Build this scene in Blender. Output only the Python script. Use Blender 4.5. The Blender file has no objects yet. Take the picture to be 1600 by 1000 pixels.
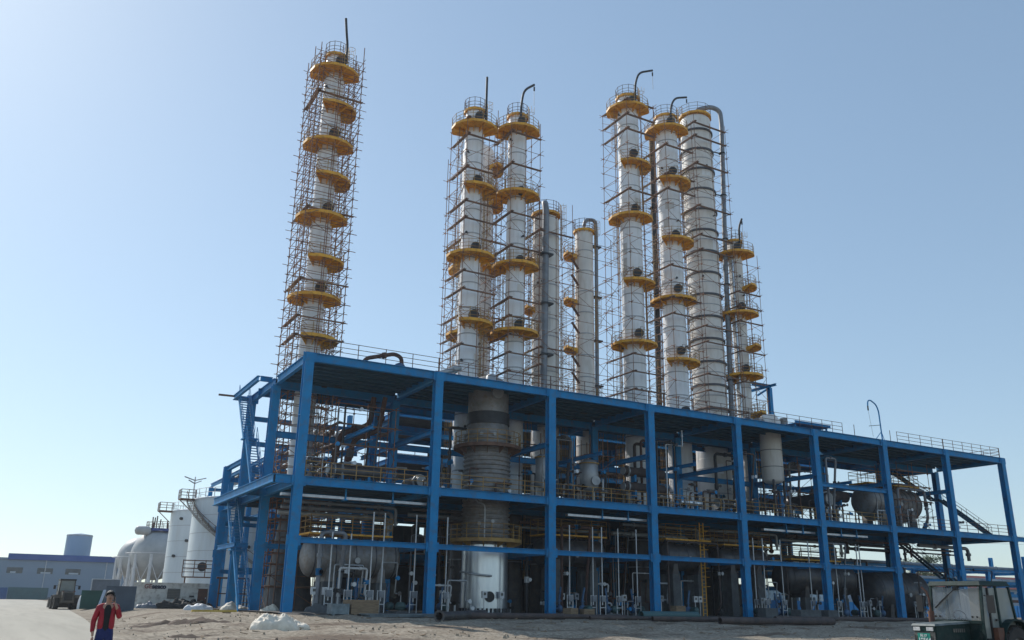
import bpy, math, random
from mathutils import Vector, Matrix, noise
R = math.radians
random.seed(7)
S = bpy.context.scene
COL = S.collection

# ------------------------------------------------------------------ camera
cam = bpy.data.cameras.new('camera'); camo = bpy.data.objects.new('camera', cam); COL.objects.link(camo)
CAM = Vector((-17.166, -60.464, 0.856))
cam.sensor_width = 36; cam.lens = 36 * 1361.16 / 1600; cam.clip_end = 6000; cam.clip_start = .3
pitch, roll, yaw = R(18.0457), R(0.96334), R(-29.371)
r0 = Vector((math.cos(yaw), math.sin(yaw), 0)); fw = Vector((-math.sin(yaw), math.cos(yaw), 0)); up = Vector((0, 0, 1))
f2 = fw * math.cos(pitch) + up * math.sin(pitch); u2 = -fw * math.sin(pitch) + up * math.cos(pitch)
r3 = r0 * math.cos(roll) + u2 * math.sin(roll); u3 = -r0 * math.sin(roll) + u2 * math.cos(roll)
camo.matrix_world = Matrix(((r3.x, u3.x, -f2.x, CAM.x), (r3.y, u3.y, -f2.y, CAM.y), (r3.z, u3.z, -f2.z, CAM.z), (0, 0, 0, 1)))
S.camera = camo

# ------------------------------------------------------------------ sky, sun, exposure
SUN_AZ, SUN_EL = -17.0, 38.0          # azimuth from +Y, clockwise
w = bpy.data.worlds.new('World'); S.world = w; w.use_nodes = True
sk = w.node_tree.nodes.new('ShaderNodeTexSky'); sk.sky_type = 'NISHITA'; sk.sun_disc = False
sk.sun_elevation = R(SUN_EL); sk.sun_rotation = R(SUN_AZ); sk.altitude = 0
sk.air_density = 1.0; sk.dust_density = 0.4; sk.ozone_density = 1.0
bg = w.node_tree.nodes['Background']; bg.inputs[1].default_value = 0.15
gm = w.node_tree.nodes.new('ShaderNodeGamma'); gm.inputs[1].default_value = .61
ml = w.node_tree.nodes.new('ShaderNodeMixRGB'); ml.blend_type = 'MULTIPLY'; ml.inputs[0].default_value = 1; ml.inputs[2].default_value = (1.48, 1.71, 1.85, 1)
w.node_tree.links.new(sk.outputs[0], gm.inputs[0]); w.node_tree.links.new(gm.outputs[0], ml.inputs[1]); w.node_tree.links.new(ml.outputs[0], bg.inputs[0])
sl = bpy.data.lights.new('sun', 'SUN'); sl.energy = 4.0; sl.angle = R(.5); sl.color = (1, .95, .87)
so = bpy.data.objects.new('sun', sl); COL.objects.link(so)
sd = Vector((math.sin(R(SUN_AZ)) * math.cos(R(SUN_EL)), math.cos(R(SUN_AZ)) * math.cos(R(SUN_EL)), math.sin(R(SUN_EL))))
so.rotation_euler = sd.to_track_quat('Z', 'Y').to_euler(); so.location = (0, 0, 90)
S.view_settings.view_transform = 'Standard'; S.view_settings.look = 'None'
S.view_settings.gamma = 1; S.view_settings.exposure = 0.0; S.view_settings.use_curve_mapping = False

# ------------------------------------------------------------------ materials
def mat(name, c1, c2=None, rough=.6, metal=0., scale=1.5, bump=0., bscale=None, stretch=(1, 1, 1), contrast=(.35, .65), spec=.5, dirt=None, dirt_amt=.5):
    m = bpy.data.materials.new(name); m.use_nodes = True; nt = m.node_tree; N = nt.nodes; L = nt.links
    b = N['Principled BSDF']; b.inputs['Roughness'].default_value = rough; b.inputs['Metallic'].default_value = metal
    b.inputs['Specular IOR Level'].default_value = spec
    tc = N.new('ShaderNodeTexCoord'); mp = N.new('ShaderNodeMapping'); mp.inputs['Scale'].default_value = stretch
    L.new(tc.outputs['Object'], mp.inputs[0])
    c2 = c2 or tuple(x * .75 for x in c1)
    nz = N.new('ShaderNodeTexNoise'); nz.inputs['Scale'].default_value = scale; nz.inputs['Detail'].default_value = 6; nz.inputs['Roughness'].default_value = .6
    L.new(mp.outputs[0], nz.inputs['Vector'])
    cr = N.new('ShaderNodeValToRGB'); cr.color_ramp.elements[0].position = contrast[0]; cr.color_ramp.elements[1].position = contrast[1]
    cr.color_ramp.elements[0].color = (*c2, 1); cr.color_ramp.elements[1].color = (*c1, 1)
    L.new(nz.outputs['Fac'], cr.inputs[0]); out = cr.outputs[0]
    if dirt:
        n2 = N.new('ShaderNodeTexNoise'); n2.inputs['Scale'].default_value = scale * 3.1; n2.inputs['Detail'].default_value = 8
        L.new(mp.outputs[0], n2.inputs['Vector'])
        r2 = N.new('ShaderNodeValToRGB'); r2.color_ramp.elements[0].position = .5; r2.color_ramp.elements[1].position = .68
        r2.color_ramp.elements[0].color = (0, 0, 0, 1); r2.color_ramp.elements[1].color = (dirt_amt,) * 3 + (1,)
        L.new(n2.outputs['Fac'], r2.inputs[0])
        mx = N.new('ShaderNodeMixRGB'); mx.inputs[2].default_value = (*dirt, 1); L.new(r2.outputs[0], mx.inputs[0]); L.new(out, mx.inputs[1]); out = mx.outputs[0]
    L.new(out, b.inputs['Base Color'])
    if bump:
        n3 = N.new('ShaderNodeTexNoise'); n3.inputs['Scale'].default_value = bscale or scale * 5; n3.inputs['Detail'].default_value = 6
        L.new(mp.outputs[0], n3.inputs['Vector'])
        bp = N.new('ShaderNodeBump'); bp.inputs['Strength'].default_value = bump; bp.inputs['Distance'].default_value = .05
        L.new(n3.outputs['Fac'], bp.inputs['Height']); L.new(bp.outputs[0], b.inputs['Normal'])
    return m
M = {}
M['blue'] = mat('blue_paint', (.006, .235, .52), (.005, .185, .43), .55, scale=.8, bump=.1, dirt=(.09, .12, .16), dirt_amt=.4, spec=.3)
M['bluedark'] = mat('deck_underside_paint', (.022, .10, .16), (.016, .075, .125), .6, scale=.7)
M['deck'] = mat('deck_plate', (.10, .10, .095), (.05, .055, .06), .8, scale=.9)
M['white'] = mat('aluminium_jacket', (.87, .88, .90), (.76, .78, .81), .45, .0, scale=.9, stretch=(1, 1, .12), bump=.12, dirt=(.55, .52, .47), dirt_amt=.35)
M['cream'] = mat('cream_jacket', (.78, .75, .71), (.68, .65, .61), .5, 0, scale=.8, stretch=(1, 1, .25), bump=.1, dirt=(.5, .44, .36), dirt_amt=.35)
M['shiny'] = mat('bright_metal_skirt', (.72, .76, .80), (.5, .55, .6), .28, .85, scale=.7, stretch=(1, 1, .2), bump=.06)
M['steel'] = mat('grey_vessel_steel', (.105, .103, .108), (.06, .058, .062), .42, .4, scale=.9, bump=.1, dirt=(.16, .11, .08), dirt_amt=.5)
M['steelwarm'] = mat('warm_grey_vessel', (.29, .28, .275), (.18, .175, .17), .5, .3, scale=1.1, bump=.12, dirt=(.2, .14, .10), dirt_amt=.6)
M['darksteel'] = mat('dark_steel', (.045, .046, .05), (.025, .026, .03), .5, .3, scale=2)
M['band'] = mat('dark_band', (.10, .10, .11), (.06, .06, .07), .5, .3, scale=3)
M['bandlight'] = mat('faint_jacket_strap', (.42, .43, .45), (.33, .34, .36), .5, .2, scale=3)
M['patch'] = mat('weathered_sheet', (.62, .60, .57), (.5, .48, .46), .5, scale=2)
M['yellow'] = mat('yellow_paint', (.84, .42, .03), (.70, .33, .025), .55, scale=1.3, dirt=(.22, .11, .04), dirt_amt=.5)
M['yellowrail'] = mat('weathered_yellow_rail', (.42, .25, .06), (.26, .15, .06), .6, scale=1.5)
M['rustrail'] = mat('rusty_rail', (.17, .09, .055), (.10, .055, .04), .75, scale=2)
M['scaf'] = mat('rusty_scaffold_tube', (.32, .155, .085), (.16, .085, .06), .75, scale=.9, contrast=(.4, .6))
M['plank'] = mat('grey_plank', (.27, .19, .14), (.15, .11, .09), .85, scale=2)
M['pipe'] = mat('grey_pipe_paint', (.24, .255, .28), (.17, .18, .2), .5, .3, scale=1.2)
M['palepipe'] = mat('pale_pipe', (.42, .43, .44), (.3, .31, .32), .45, .4, scale=1.2)
M['rustpipe'] = mat('rusty_pipe', (.12, .06, .045), (.07, .038, .032), .8, scale=2, bump=.2)
M['brownpipe'] = mat('brown_pipe', (.10, .07, .06), (.05, .04, .04), .75, scale=1.5, bump=.15)
M['galv'] = mat('galvanised_steel', (.55, .57, .6), (.42, .44, .47), .4, .5, scale=3)
M['pier'] = mat('painted_concrete_pier', (.12, .13, .135), (.08, .085, .09), .85, scale=1.5, bump=.2)
M['green'] = mat('pump_green', (.05, .11, .11), (.03, .07, .07), .5, scale=3)
M['pumpblue'] = mat('motor_blue', (.05, .13, .25), (.03, .08, .16), .5, scale=3)
M['blocking_sheet'] = mat('dark_blocking_sheet', (.035, .04, .05), (.025, .03, .036), .7, scale=.6)
M['slab'] = mat('shade_dark_concrete', (.10, .09, .08), (.055, .05, .045), .85, scale=.5, bump=.3)  # dark tone stands in for the shade on the ground under the decks
M['wood'] = mat('crate_wood', (.30, .21, .13), (.19, .13, .08), .85, scale=2, stretch=(1, 1, 5), bump=.2)
M['sheet'] = mat('galvanised_sheet_stack', (.24, .29, .31), (.13, .16, .18), .5, .3, scale=2)
M['tarp'] = mat('off_white_tarp', (.84, .76, .63), (.64, .56, .45), .7, scale=2, bump=.9, bscale=3)
M['sack'] = mat('white_woven_sack', (.78, .78, .78), (.62, .62, .62), .6, scale=3, bump=.4)
M['junk'] = mat('dark_scrap', (.05, .045, .04), (.02, .02, .02), .8, scale=3)
M['tank'] = mat('white_tank_paint', (.66, .71, .74), (.52, .58, .62), .4, scale=.35, stretch=(1, 1, .15), dirt=(.45, .42, .38), dirt_amt=.25)
M['sphere'] = mat('grey_sphere_paint', (.48, .48, .47), (.36, .37, .37), .55, scale=.4)
M['whitesteel'] = mat('white_steel', (.7, .7, .7), (.55, .55, .55), .5, scale=1)
M['navy'] = mat('navy_blue_paint', (.03, .07, .28), (.02, .05, .2), .5, scale=1)
M['wall'] = mat('blue_grey_cladding', (.25, .32, .41), (.20, .27, .35), .6, scale=.05)
M['roofblue'] = mat('blue_roof_sheet', (.03, .10, .34), (.02, .07, .26), .5, scale=.1)
M['silo'] = mat('pale_blue_silo', (.33, .43, .5), (.27, .37, .45), .6, scale=.1)
M['glassd'] = mat('dark_window', (.05, .07, .09), (.03, .04, .05), .15, scale=1)
M['pane'] = mat('pale_window', (.5, .55, .6), (.4, .45, .5), .3, scale=1)
M['office'] = mat('dirty_white_container', (.70, .68, .63), (.54, .51, .46), .65, scale=.9, dirt=(.25, .20, .16), dirt_amt=.6, bump=.1)
M['greybox'] = mat('blue_grey_container', (.09, .12, .16), (.07, .09, .12), .6, scale=1)
M['greybox2'] = mat('light_grey_container', (.20, .23, .27), (.15, .17, .2), .6, scale=1)
M['greenbox'] = mat('green_container', (.02, .10, .08), (.015, .07, .06), .6, scale=1)
M['greenfence'] = mat('green_site_fence', (.05, .13, .14), (.04, .10, .11), .6, scale=1)
M['bluefence'] = mat('blue_site_fence', (.03, .10, .26), (.02, .07, .2), .6, scale=1)
M['brightblue'] = mat('bright_blue_sheet', (.02, .32, .75), (.02, .25, .6), .5, scale=1)
M['lightblue'] = mat('light_blue_beam', (.10, .30, .55), (.07, .22, .45), .45, scale=1)
M['redroof'] = mat('brick_red_roof', (.25, .07, .05), (.18, .05, .04), .8, scale=1)
M['rubber'] = mat('tyre_rubber', (.03, .028, .027), (.05, .045, .04), .85, scale=3)
M['loader'] = mat('dusty_loader_paint', (.13, .11, .08), (.07, .06, .055), .7, scale=2)
M['black'] = mat('black_plastic', (.015, .015, .017), (.01, .01, .01), .5, scale=3)
M['tgreen'] = mat('dark_green_tractor_paint', (.009, .036, .033), (.006, .022, .021), .6, spec=.25, scale=2, dirt=(.05, .06, .055), dirt_amt=.5)
M['tgrille'] = mat('grille_metal', (.20, .19, .17), (.13, .12, .11), .5, .4, scale=4)
M['dusttop'] = mat('dusty_hood_top', (.20, .22, .22), (.06, .09, .09), .5, scale=3)
M['tan'] = mat('tan_board', (.72, .66, .55), (.64, .58, .47), .8, scale=1)
M['curtain'] = mat('pale_curtain', (.75, .8, .85), (.5, .57, .65), .8, scale=4, stretch=(4, 4, .3))
M['rusttank'] = mat('rusty_brown_panel', (.16, .065, .035), (.09, .04, .03), .7, scale=3)
M['lamp'] = mat('headlamp_glass', (.8, .78, .75), (.5, .5, .5), .15, scale=6)
M['plate'] = mat('green_plate', (.01, .30, .22), (.008, .24, .18), .4, scale=3)
M['plateink'] = mat('plate_white', (.75, .8, .78), (.6, .65, .63), .5, scale=3)
M['ink'] = mat('dark_lettering', (.04, .05, .08), (.03, .03, .05), .6, scale=3)
M['inkred'] = mat('faded_red_lettering', (.28, .10, .10), (.2, .08, .08), .6, scale=3)
M['skin'] = mat('skin', (.42, .24, .17), (.36, .2, .14), .55, scale=5)
M['hair'] = mat('black_hair', (.012, .01, .01), (.006, .006, .006), .6, scale=20, bump=.5)
M['red'] = mat('red_jacket_cloth', (.34, .014, .026), (.24, .010, .020), .75, scale=5, bump=.5, bscale=9)
M['blackcloth'] = mat('black_shirt_cloth', (.012, .012, .014), (.008, .008, .01), .85, scale=6, bump=.3)
M['navycloth'] = mat('navy_trouser_cloth', (.012, .022, .11), (.008, .015, .08), .85, scale=6, bump=.5, bscale=8)
M['bark'] = mat('bark', (.09, .06, .045), None, .9, scale=4)
M['leaf'] = mat('leaf_green', (.06, .10, .03), (.035, .06, .02), .7, scale=2)
M['ypaint2'] = mat('yellow_timber', (.55, .38, .08), (.45, .3, .06), .7, scale=2)

def glass(name, tint, alpha, rough=.08):
    m = bpy.data.materials.new(name); m.use_nodes = True; nt = m.node_tree; N = nt.nodes; L = nt.links
    b = N['Principled BSDF']; b.inputs['Base Color'].default_value = (*tint, 1); b.inputs['Roughness'].default_value = rough
    nz = N.new('ShaderNodeTexNoise'); nz.inputs['Scale'].default_value = 3; cr = N.new('ShaderNodeMapRange')
    cr.inputs['To Min'].default_value = alpha * .8; cr.inputs['To Max'].default_value = min(1, alpha * 1.2)
    L.new(nz.outputs['Fac'], cr.inputs['Value']); L.new(cr.outputs[0], b.inputs['Alpha'])
    return m
M['windshield'] = glass('dusty_windshield', (.42, .47, .52), .16)
M['dustglass'] = glass('dusty_side_glass', (.33, .36, .34), .55, .3)

# ground
def ground_mat():
    m = bpy.data.materials.new('dirt_ground'); m.use_nodes = True; nt = m.node_tree; N = nt.nodes; L = nt.links
    b = N['Principled BSDF']; b.inputs['Roughness'].default_value = .95; b.inputs['Specular IOR Level'].default_value = .15
    tc = N.new('ShaderNodeTexCoord')
    def nz(sc, det=8, rough=.6, st=(1, 1, 1)):
        mp = N.new('ShaderNodeMapping'); mp.inputs['Scale'].default_value = st; L.new(tc.outputs['Object'], mp.inputs[0])
        n = N.new('ShaderNodeTexNoise'); n.inputs['Scale'].default_value = sc; n.inputs['Detail'].default_value = det; n.inputs['Roughness'].default_value = rough
        L.new(mp.outputs[0], n.inputs['Vector']); return n
    def ramp(src, p0, p1, c0, c1):
        r = N.new('ShaderNodeValToRGB'); r.color_ramp.elements[0].position = p0; r.color_ramp.elements[1].position = p1
        r.color_ramp.elements[0].color = (*c0, 1); r.color_ramp.elements[1].color = (*c1, 1); L.new(src, r.inputs[0]); return r
    a = ramp(nz(.35).outputs['Fac'], .35, .65, (.33, .28, .22), (.46, .405, .33))
    f = ramp(nz(5).outputs['Fac'], .35, .7, (.5, .48, .46), (1.15, 1.13, 1.1))
    mu = N.new('ShaderNodeMixRGB'); mu.blend_type = 'MULTIPLY'; mu.inputs[0].default_value = 1; L.new(a.outputs[0], mu.inputs[1]); L.new(f.outputs[0], mu.inputs[2])
    d = ramp(nz(.16, 9, .7, (.6, 1.6, 1)).outputs['Fac'], .53, .60, (0, 0, 0), (.75, .75, .75))
    mx = N.new('ShaderNodeMixRGB'); L.new(d.outputs[0], mx.inputs[0]); L.new(mu.outputs[0], mx.inputs[1]); mx.inputs[2].default_value = (.13, .09, .065, 1)
    L.new(mx.outputs[0], b.inputs['Base Color'])
    bp = N.new('ShaderNodeBump'); bp.inputs['Strength'].default_value = .8; bp.inputs['Distance'].default_value = .12
    L.new(nz(3.5, 10).outputs['Fac'], bp.inputs['Height']); L.new(bp.outputs[0], b.inputs['Normal'])
    return m
M['ground'] = ground_mat()
M['road'] = mat('pale_concrete_road', (.42, .385, .315), (.355, .325, .265), .9, scale=.25, stretch=(2.2, .18, 1), dirt=(.30, .27, .22), dirt_amt=.5, bump=.1)
M['mud'] = mat('dark_soil', (.13, .09, .065), (.08, .055, .04), .95, scale=1.2, bump=.8)

# ------------------------------------------------------------------ mesh building
ORG = {}
class MB:
    def __init__(s): s.v = []; s.f = []; s.sm = []
    def add(s, vs, fs, smooth=False):
        o = len(s.v); s.v += [tuple(v) for v in vs]; s.f += [tuple(i + o for i in f) for f in fs]; s.sm += [smooth] * len(fs)
    def hexa(s, p):   # 8 points: bottom 4 ccw, top 4
        s.add(p, [(0, 3, 2, 1), (4, 5, 6, 7), (0, 1, 5, 4), (1, 2, 6, 5), (2, 3, 7, 6), (3, 0, 4, 7)])
    def box(s, x0, x1, y0, y1, z0, z1):
        s.hexa([(x0, y0, z0), (x1, y0, z0), (x1, y1, z0), (x0, y1, z0), (x0, y0, z1), (x1, y0, z1), (x1, y1, z1), (x0, y1, z1)])
    def bar(s, p, q, w_, h_, upv=(0, 0, 1)):
        p = Vector(p); q = Vector(q); d = (q - p).normalized(); u = Vector(upv)
        if abs(d.dot(u)) > .98: u = Vector((0, 1, 0))
        r = d.cross(u).normalized() * (w_ / 2); u = r.cross(d).normalized() * (h_ / 2)
        s.hexa([p - r - u, p + r - u, q + r - u, q - r - u, p - r + u, p + r + u, q + r + u, q - r + u])
    def tube(s, p, q, r, n=6, r2=None, cap=True):
        p = Vector(p); q = Vector(q); d = (q - p).normalized(); a = d.orthogonal().normalized(); b = d.cross(a); r2 = r if r2 is None else r2
        vs = []
        for i in range(n):
            t = 2 * math.pi * i / n; e = a * math.cos(t) + b * math.sin(t); vs += [p + e * r, q + e * r2]
        fs = [(2 * i, 2 * ((i + 1) % n), 2 * ((i + 1) % n) + 1, 2 * i + 1) for i in range(n)]
        s.add(vs, fs, n > 6)
        if cap: s.add([vs[2 * i] for i in range(n)][::-1], [tuple(range(n))]); s.add([vs[2 * i + 1] for i in range(n)], [tuple(range(n))])
    def poly(s, pts, r, n=8, fillet=0, closed=False):
        P = [Vector(p) for p in pts]
        if fillet and len(P) > 2:
            Q = [P[0]]
            for i in range(1, len(P) - 1):
                a, b, c = P[i - 1], P[i], P[i + 1]; f = min(fillet, (a - b).length * .45, (c - b).length * .45)
                s0 = b + (a - b).normalized() * f; s1 = b + (c - b).normalized() * f
                for k in range(6):
                    t = k / 5; Q.append(s0 * (1 - t) ** 2 + b * 2 * t * (1 - t) + s1 * t * t)
            Q.append(P[-1]); P = Q
        d0 = (P[1] - P[0]).normalized(); a = d0.orthogonal().normalized(); vs = []; m = len(P)
        for i, p in enumerate(P):
            d = (P[min(i + 1, m - 1)] - P[max(i - 1, 0)])
            if closed: d = P[(i + 1) % m] - P[i - 1]
            d = d.normalized(); a = (a - d * a.dot(d)).normalized(); b = d.cross(a)
            vs += [p + (a * math.cos(2 * math.pi * k / n) + b * math.sin(2 * math.pi * k / n)) * r for k in range(n)]
        fs = []
        for i in range(m if closed else m - 1):
            j = (i + 1) % m
            fs += [(i * n + k, i * n + (k + 1) % n, j * n + (k + 1) % n, j * n + k) for k in range(n)]
        s.add(vs, fs, True)
        if not closed: s.add(vs[:n][::-1], [tuple(range(n))]); s.add(vs[-n:], [tuple(range(n))])
    def lathe(s, c, prof, n=40, axis='z', a0=0, sweep=360, dup=False):
        # prof: [(r, h)] along axis from c
        c = Vector(c)
        def pt(r, h, t):
            x, y = r * math.cos(t), r * math.sin(t)
            if axis == 'z': return (c.x + x, c.y + y, c.z + h)
            if axis == 'x': return (c.x + h, c.y + x, c.z + y)
            return (c.x + y, c.y + h, c.z + x)
        full = abs(sweep) >= 360; cols = n if full else n + 1
        segs = [prof] if not dup else [prof[i:i + 2] for i in range(len(prof) - 1)]
        for pf in segs:
            vs = []; fs = []; m = len(pf)
            for i in range(cols):
                t = R(a0) + R(sweep) * i / n
                vs += [pt(r, h, t) for r, h in pf]
            for i in range(n):
                j = (i + 1) % cols
                for k in range(m - 1): fs.append((i * m + k, j * m + k, j * m + k + 1, i * m + k + 1))
            s.add(vs, fs, True)
    def disc(s, c, nrm, r, th, n=20):
        nrm = Vector(nrm).normalized(); c = Vector(c); s.tube(c, c + nrm * th, r, n)
    def hbeam(s, p, q, w_, h_, t=.04, upv=(0, 0, 1)):
        # I section: flanges perpendicular to upv-ish
        p = Vector(p); q = Vector(q); d = (q - p).normalized(); u = Vector(upv)
        r = d.cross(u).normalized(); u = r.cross(d).normalized()
        s.bar(p + u * (h_ / 2 - t / 2), q + u * (h_ / 2 - t / 2), w_, t, u)
        s.bar(p - u * (h_ / 2 - t / 2), q - u * (h_ / 2 - t / 2), w_, t, u)
        s.bar(p, q, t, h_ - 2 * t, u)
    def build(s, name, m, parent=None, org=None, local=False):
        me = bpy.data.meshes.new(name); base = Vector((0, 0, 0))
        if parent is not None and not local: base = Vector(ORG[parent.name])
        if org is not None: base = Vector(org)
        me.from_pydata([(v[0] - base.x, v[1] - base.y, v[2] - base.z) for v in s.v], [], s.f)
        me.polygons.foreach_set('use_smooth', s.sm); me.materials.append(M[m] if isinstance(m, str) else m); me.update()
        o = bpy.data.objects.new(name, me); COL.objects.link(o)
        if parent is not None: o.parent = parent; ORG[o.name] = (0, 0, 0) if local else ORG[parent.name]
        elif org is not None: o.location = org
        ORG.setdefault(o.name, tuple(base)); return o
def tag(o, label=None, cat=None, group=None, kind=None):
    if label: o['label'] = label
    if cat: o['category'] = cat
    if group: o['group'] = group
    if kind: o['kind'] = kind
    return o
def thing(name, label, cat, loc, group=None, rz=0):
    o = bpy.data.objects.new(name, None); COL.objects.link(o); o.location = loc; o.rotation_euler = (0, 0, rz); o.empty_display_size = .3
    ORG[o.name] = tuple(loc); return tag(o, label, cat, group)
def dup(root, loc, rz=0, label=None, group=None):
    def cp(o, par):
        c = o.copy(); COL.objects.link(c)
        if par: c.parent = par
        for ch in o.children: cp(ch, c)
        return c
    r = cp(root, None); r.location = loc; r.rotation_euler = (0, 0, rz)
    if label: r['label'] = label
    if group: r['group'] = group
    return r
def sm(t): t = max(0., min(1., t)); return t * t * (3 - 2 * t)
def gz(x, y):
    base = -.75 * max(0, min(1, (-1.5 - y) / 23))
    road = -.75 + .3 * sm((y + 24) / 26) + .45 * sm((y - 60) / 90)
    k = sm((x + 10.6) / 3.5)
    return road * (1 - k) + base * k
ORD = ['first', 'second', 'third', 'fourth', 'fifth', 'sixth', 'seventh', 'eighth']
BAY = 10.35
def bay(x): return ORD[max(0, min(7, int(x // BAY)))] + ' bay from left'

# ------------------------------------------------------------------ ground
def roadedge(y): return -12.6 + .045 * (y + 12) if y < 60 else -9.36 + .012 * (y - 60)
def build_ground():
    xs = [-3000, -1500, -700, -350, -180, -100, -60] + [-40 + i * .5 for i in range(130)] + [25 + i * 1.2 for i in range(80)] + [122 + i * 8 for i in range(16)] + [300, 500, 900, 1600, 3000]
    ys = [-400, -200, -120, -80] + [-62 + i * .45 for i in range(150)] + [6 + i * 1.2 for i in range(60)] + [80 + i * 8 for i in range(20)] + [260, 330, 450, 700, 1100, 1800, 3200]
    vs = []; fs = []
    for y in ys:
        for x in xs:
            z = gz(x, y)
            if x > roadedge(y) + .2 and -60 < y < 60 and x < 120:
                e = min(1, (x - roadedge(y) - .2) / 1.5) * (1 if y < -2 else .25)
                z += e * (.16 * noise.noise(Vector((x * .35, y * .35, 0))) + .09 * noise.noise(Vector((x * 1.1, y * 1.1, 3))) + .04 * noise.noise(Vector((x * 3, y * 3, 5))))
            for tc_, amp in ((-21 + .10 * x + 1.2 * math.sin(x * .13), .07), (-29 + .02 * x + math.sin(x * .2), .05)):
                if -9 < x < 70:
                    for s_ in (-.95, .95):
                        q = abs(y - tc_ - s_)
                        if q < .9: z += amp * (-math.exp(-(q / .28) ** 2) + .6 * math.exp(-((q - .5) / .2) ** 2))
            vs.append((x, y, z))
    n = len(xs)
    for j in range(len(ys) - 1):
        for i in range(n - 1): fs.append((j * n + i, j * n + i + 1, (j + 1) * n + i + 1, (j + 1) * n + i))
    b = MB(); b.add(vs, fs, True); tag(b.build('ground', 'ground'), kind='structure')
    b = MB(); vs = []; fs = []; yy = [-80 + i * 2 for i in range(130)]
    for y in yy:
        e = roadedge(y) + .25 * noise.noise(Vector((0, y * .5, 0)))
        for k in range(7):
            x = -34 + (e + 34) * k / 6; vs.append((x, y, gz(x, y) + .03))
    for j in range(len(yy) - 1):
        for k in range(6): fs.append((j * 7 + k, j * 7 + k + 1, (j + 1) * 7 + k + 1, (j + 1) * 7 + k))
    b.add(vs, fs, True); tag(b.build('road', 'road'), kind='structure')
    # loose clods and rubble
    b = MB()
    for i in range(1400):
        x = random.uniform(-12, 60); y = random.uniform(-42, 2)
        if x < roadedge(y) + .5: continue
        r = random.uniform(.025, .08) * (1 if random.random() < .96 else 2.2); z = gz(x, y) + .02
        vs = []
        for k in range(6):
            a = k * math.pi / 3; q = random.uniform(.6, 1.1); vs.append((x + r * q * math.cos(a), y + r * q * math.sin(a), z - .05))
        vs += [(x + r * .5 * math.cos(a * 2.1 + .3), y + r * .5 * math.sin(a * 2.1 + .3), z + r * random.uniform(.5, .9)) for a in (0, 1, 2)]
        b.add(vs, [(0, 1, 6), (1, 2, 6), (2, 7, 6), (2, 3, 7), (3, 4, 7), (4, 8, 7), (4, 5, 8), (5, 0, 8), (0, 6, 8), (6, 7, 8)])
    tag(b.build('rubble', 'ground'), kind='stuff'); bpy.data.objects['rubble']['label'] = 'loose clods and stones scattered over the dirt yard'
    bpy.data.objects['rubble']['category'] = 'rubble'
    b = MB()
    for i in range(260):
        x = random.uniform(-11, 62); y = random.uniform(-30, -1); z = gz(x, y) + .05; a = random.uniform(0, 3.14); L = random.uniform(.08, .45); wd = random.uniform(.03, .12)
        b.bar((x, y, z), (x + L * math.cos(a), y + L * math.sin(a), z + random.uniform(-.02, .08)), wd, .03)
    tg = b.build('litter', 'wood'); tag(tg, 'splinters and small offcuts strewn over the dirt in front of the structure', 'litter', kind='stuff')
    # low dark soil banks
    def bank(x0, y0, lx, ly, h, ang):
        vs = []; fs = []; n = 26
        for j in range(n):
            for i in range(n):
                u = i / (n - 1) * 2 - 1; v = j / (n - 1) * 2 - 1
                X = u * lx; Y = v * ly; d = max(0, 1 - (u * u + v * v)); x = x0 + X * math.cos(ang) - Y * math.sin(ang); y = y0 + X * math.sin(ang) + Y * math.cos(ang)
                nn = .5 + .8 * noise.noise(Vector((x * 1.2, y * 1.2, 9))) + .4 * noise.noise(Vector((x * 3, y * 3, 2)))
                vs.append((x, y, gz(x, y) - .12 + (d ** .5) * h * max(0.2, nn) * 1.4))
        for j in range(n - 1):
            for i in range(n - 1): fs.append((j * n + i, j * n + i + 1, (j + 1) * n + i + 1, (j + 1) * n + i))
        b.add(vs, fs, True)
    b = MB()
    bank(-8.5, -10, 3.0, 1.4, .32, -.1); bank(-7, -25.5, 2.8, 1.1, .28, .1); bank(-3.5, -30, 3.5, 1.0, .3, -.35); bank(-9.5, -19.5, 1.6, .6, .2, .2)
    tag(b.build('mud', 'mud'), kind='structure')
build_ground()
def slab():  # added slab that cuts bounce light into the bays
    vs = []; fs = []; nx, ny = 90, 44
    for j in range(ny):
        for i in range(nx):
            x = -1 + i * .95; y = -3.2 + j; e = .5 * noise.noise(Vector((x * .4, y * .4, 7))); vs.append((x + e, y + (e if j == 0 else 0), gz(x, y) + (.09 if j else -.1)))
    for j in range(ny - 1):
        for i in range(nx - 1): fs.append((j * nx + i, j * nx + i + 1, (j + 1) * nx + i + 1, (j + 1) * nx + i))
    b = MB(); b.add(vs, fs, True); tag(b.build('darkening_slab', 'slab'), kind='structure')
slab()

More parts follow.
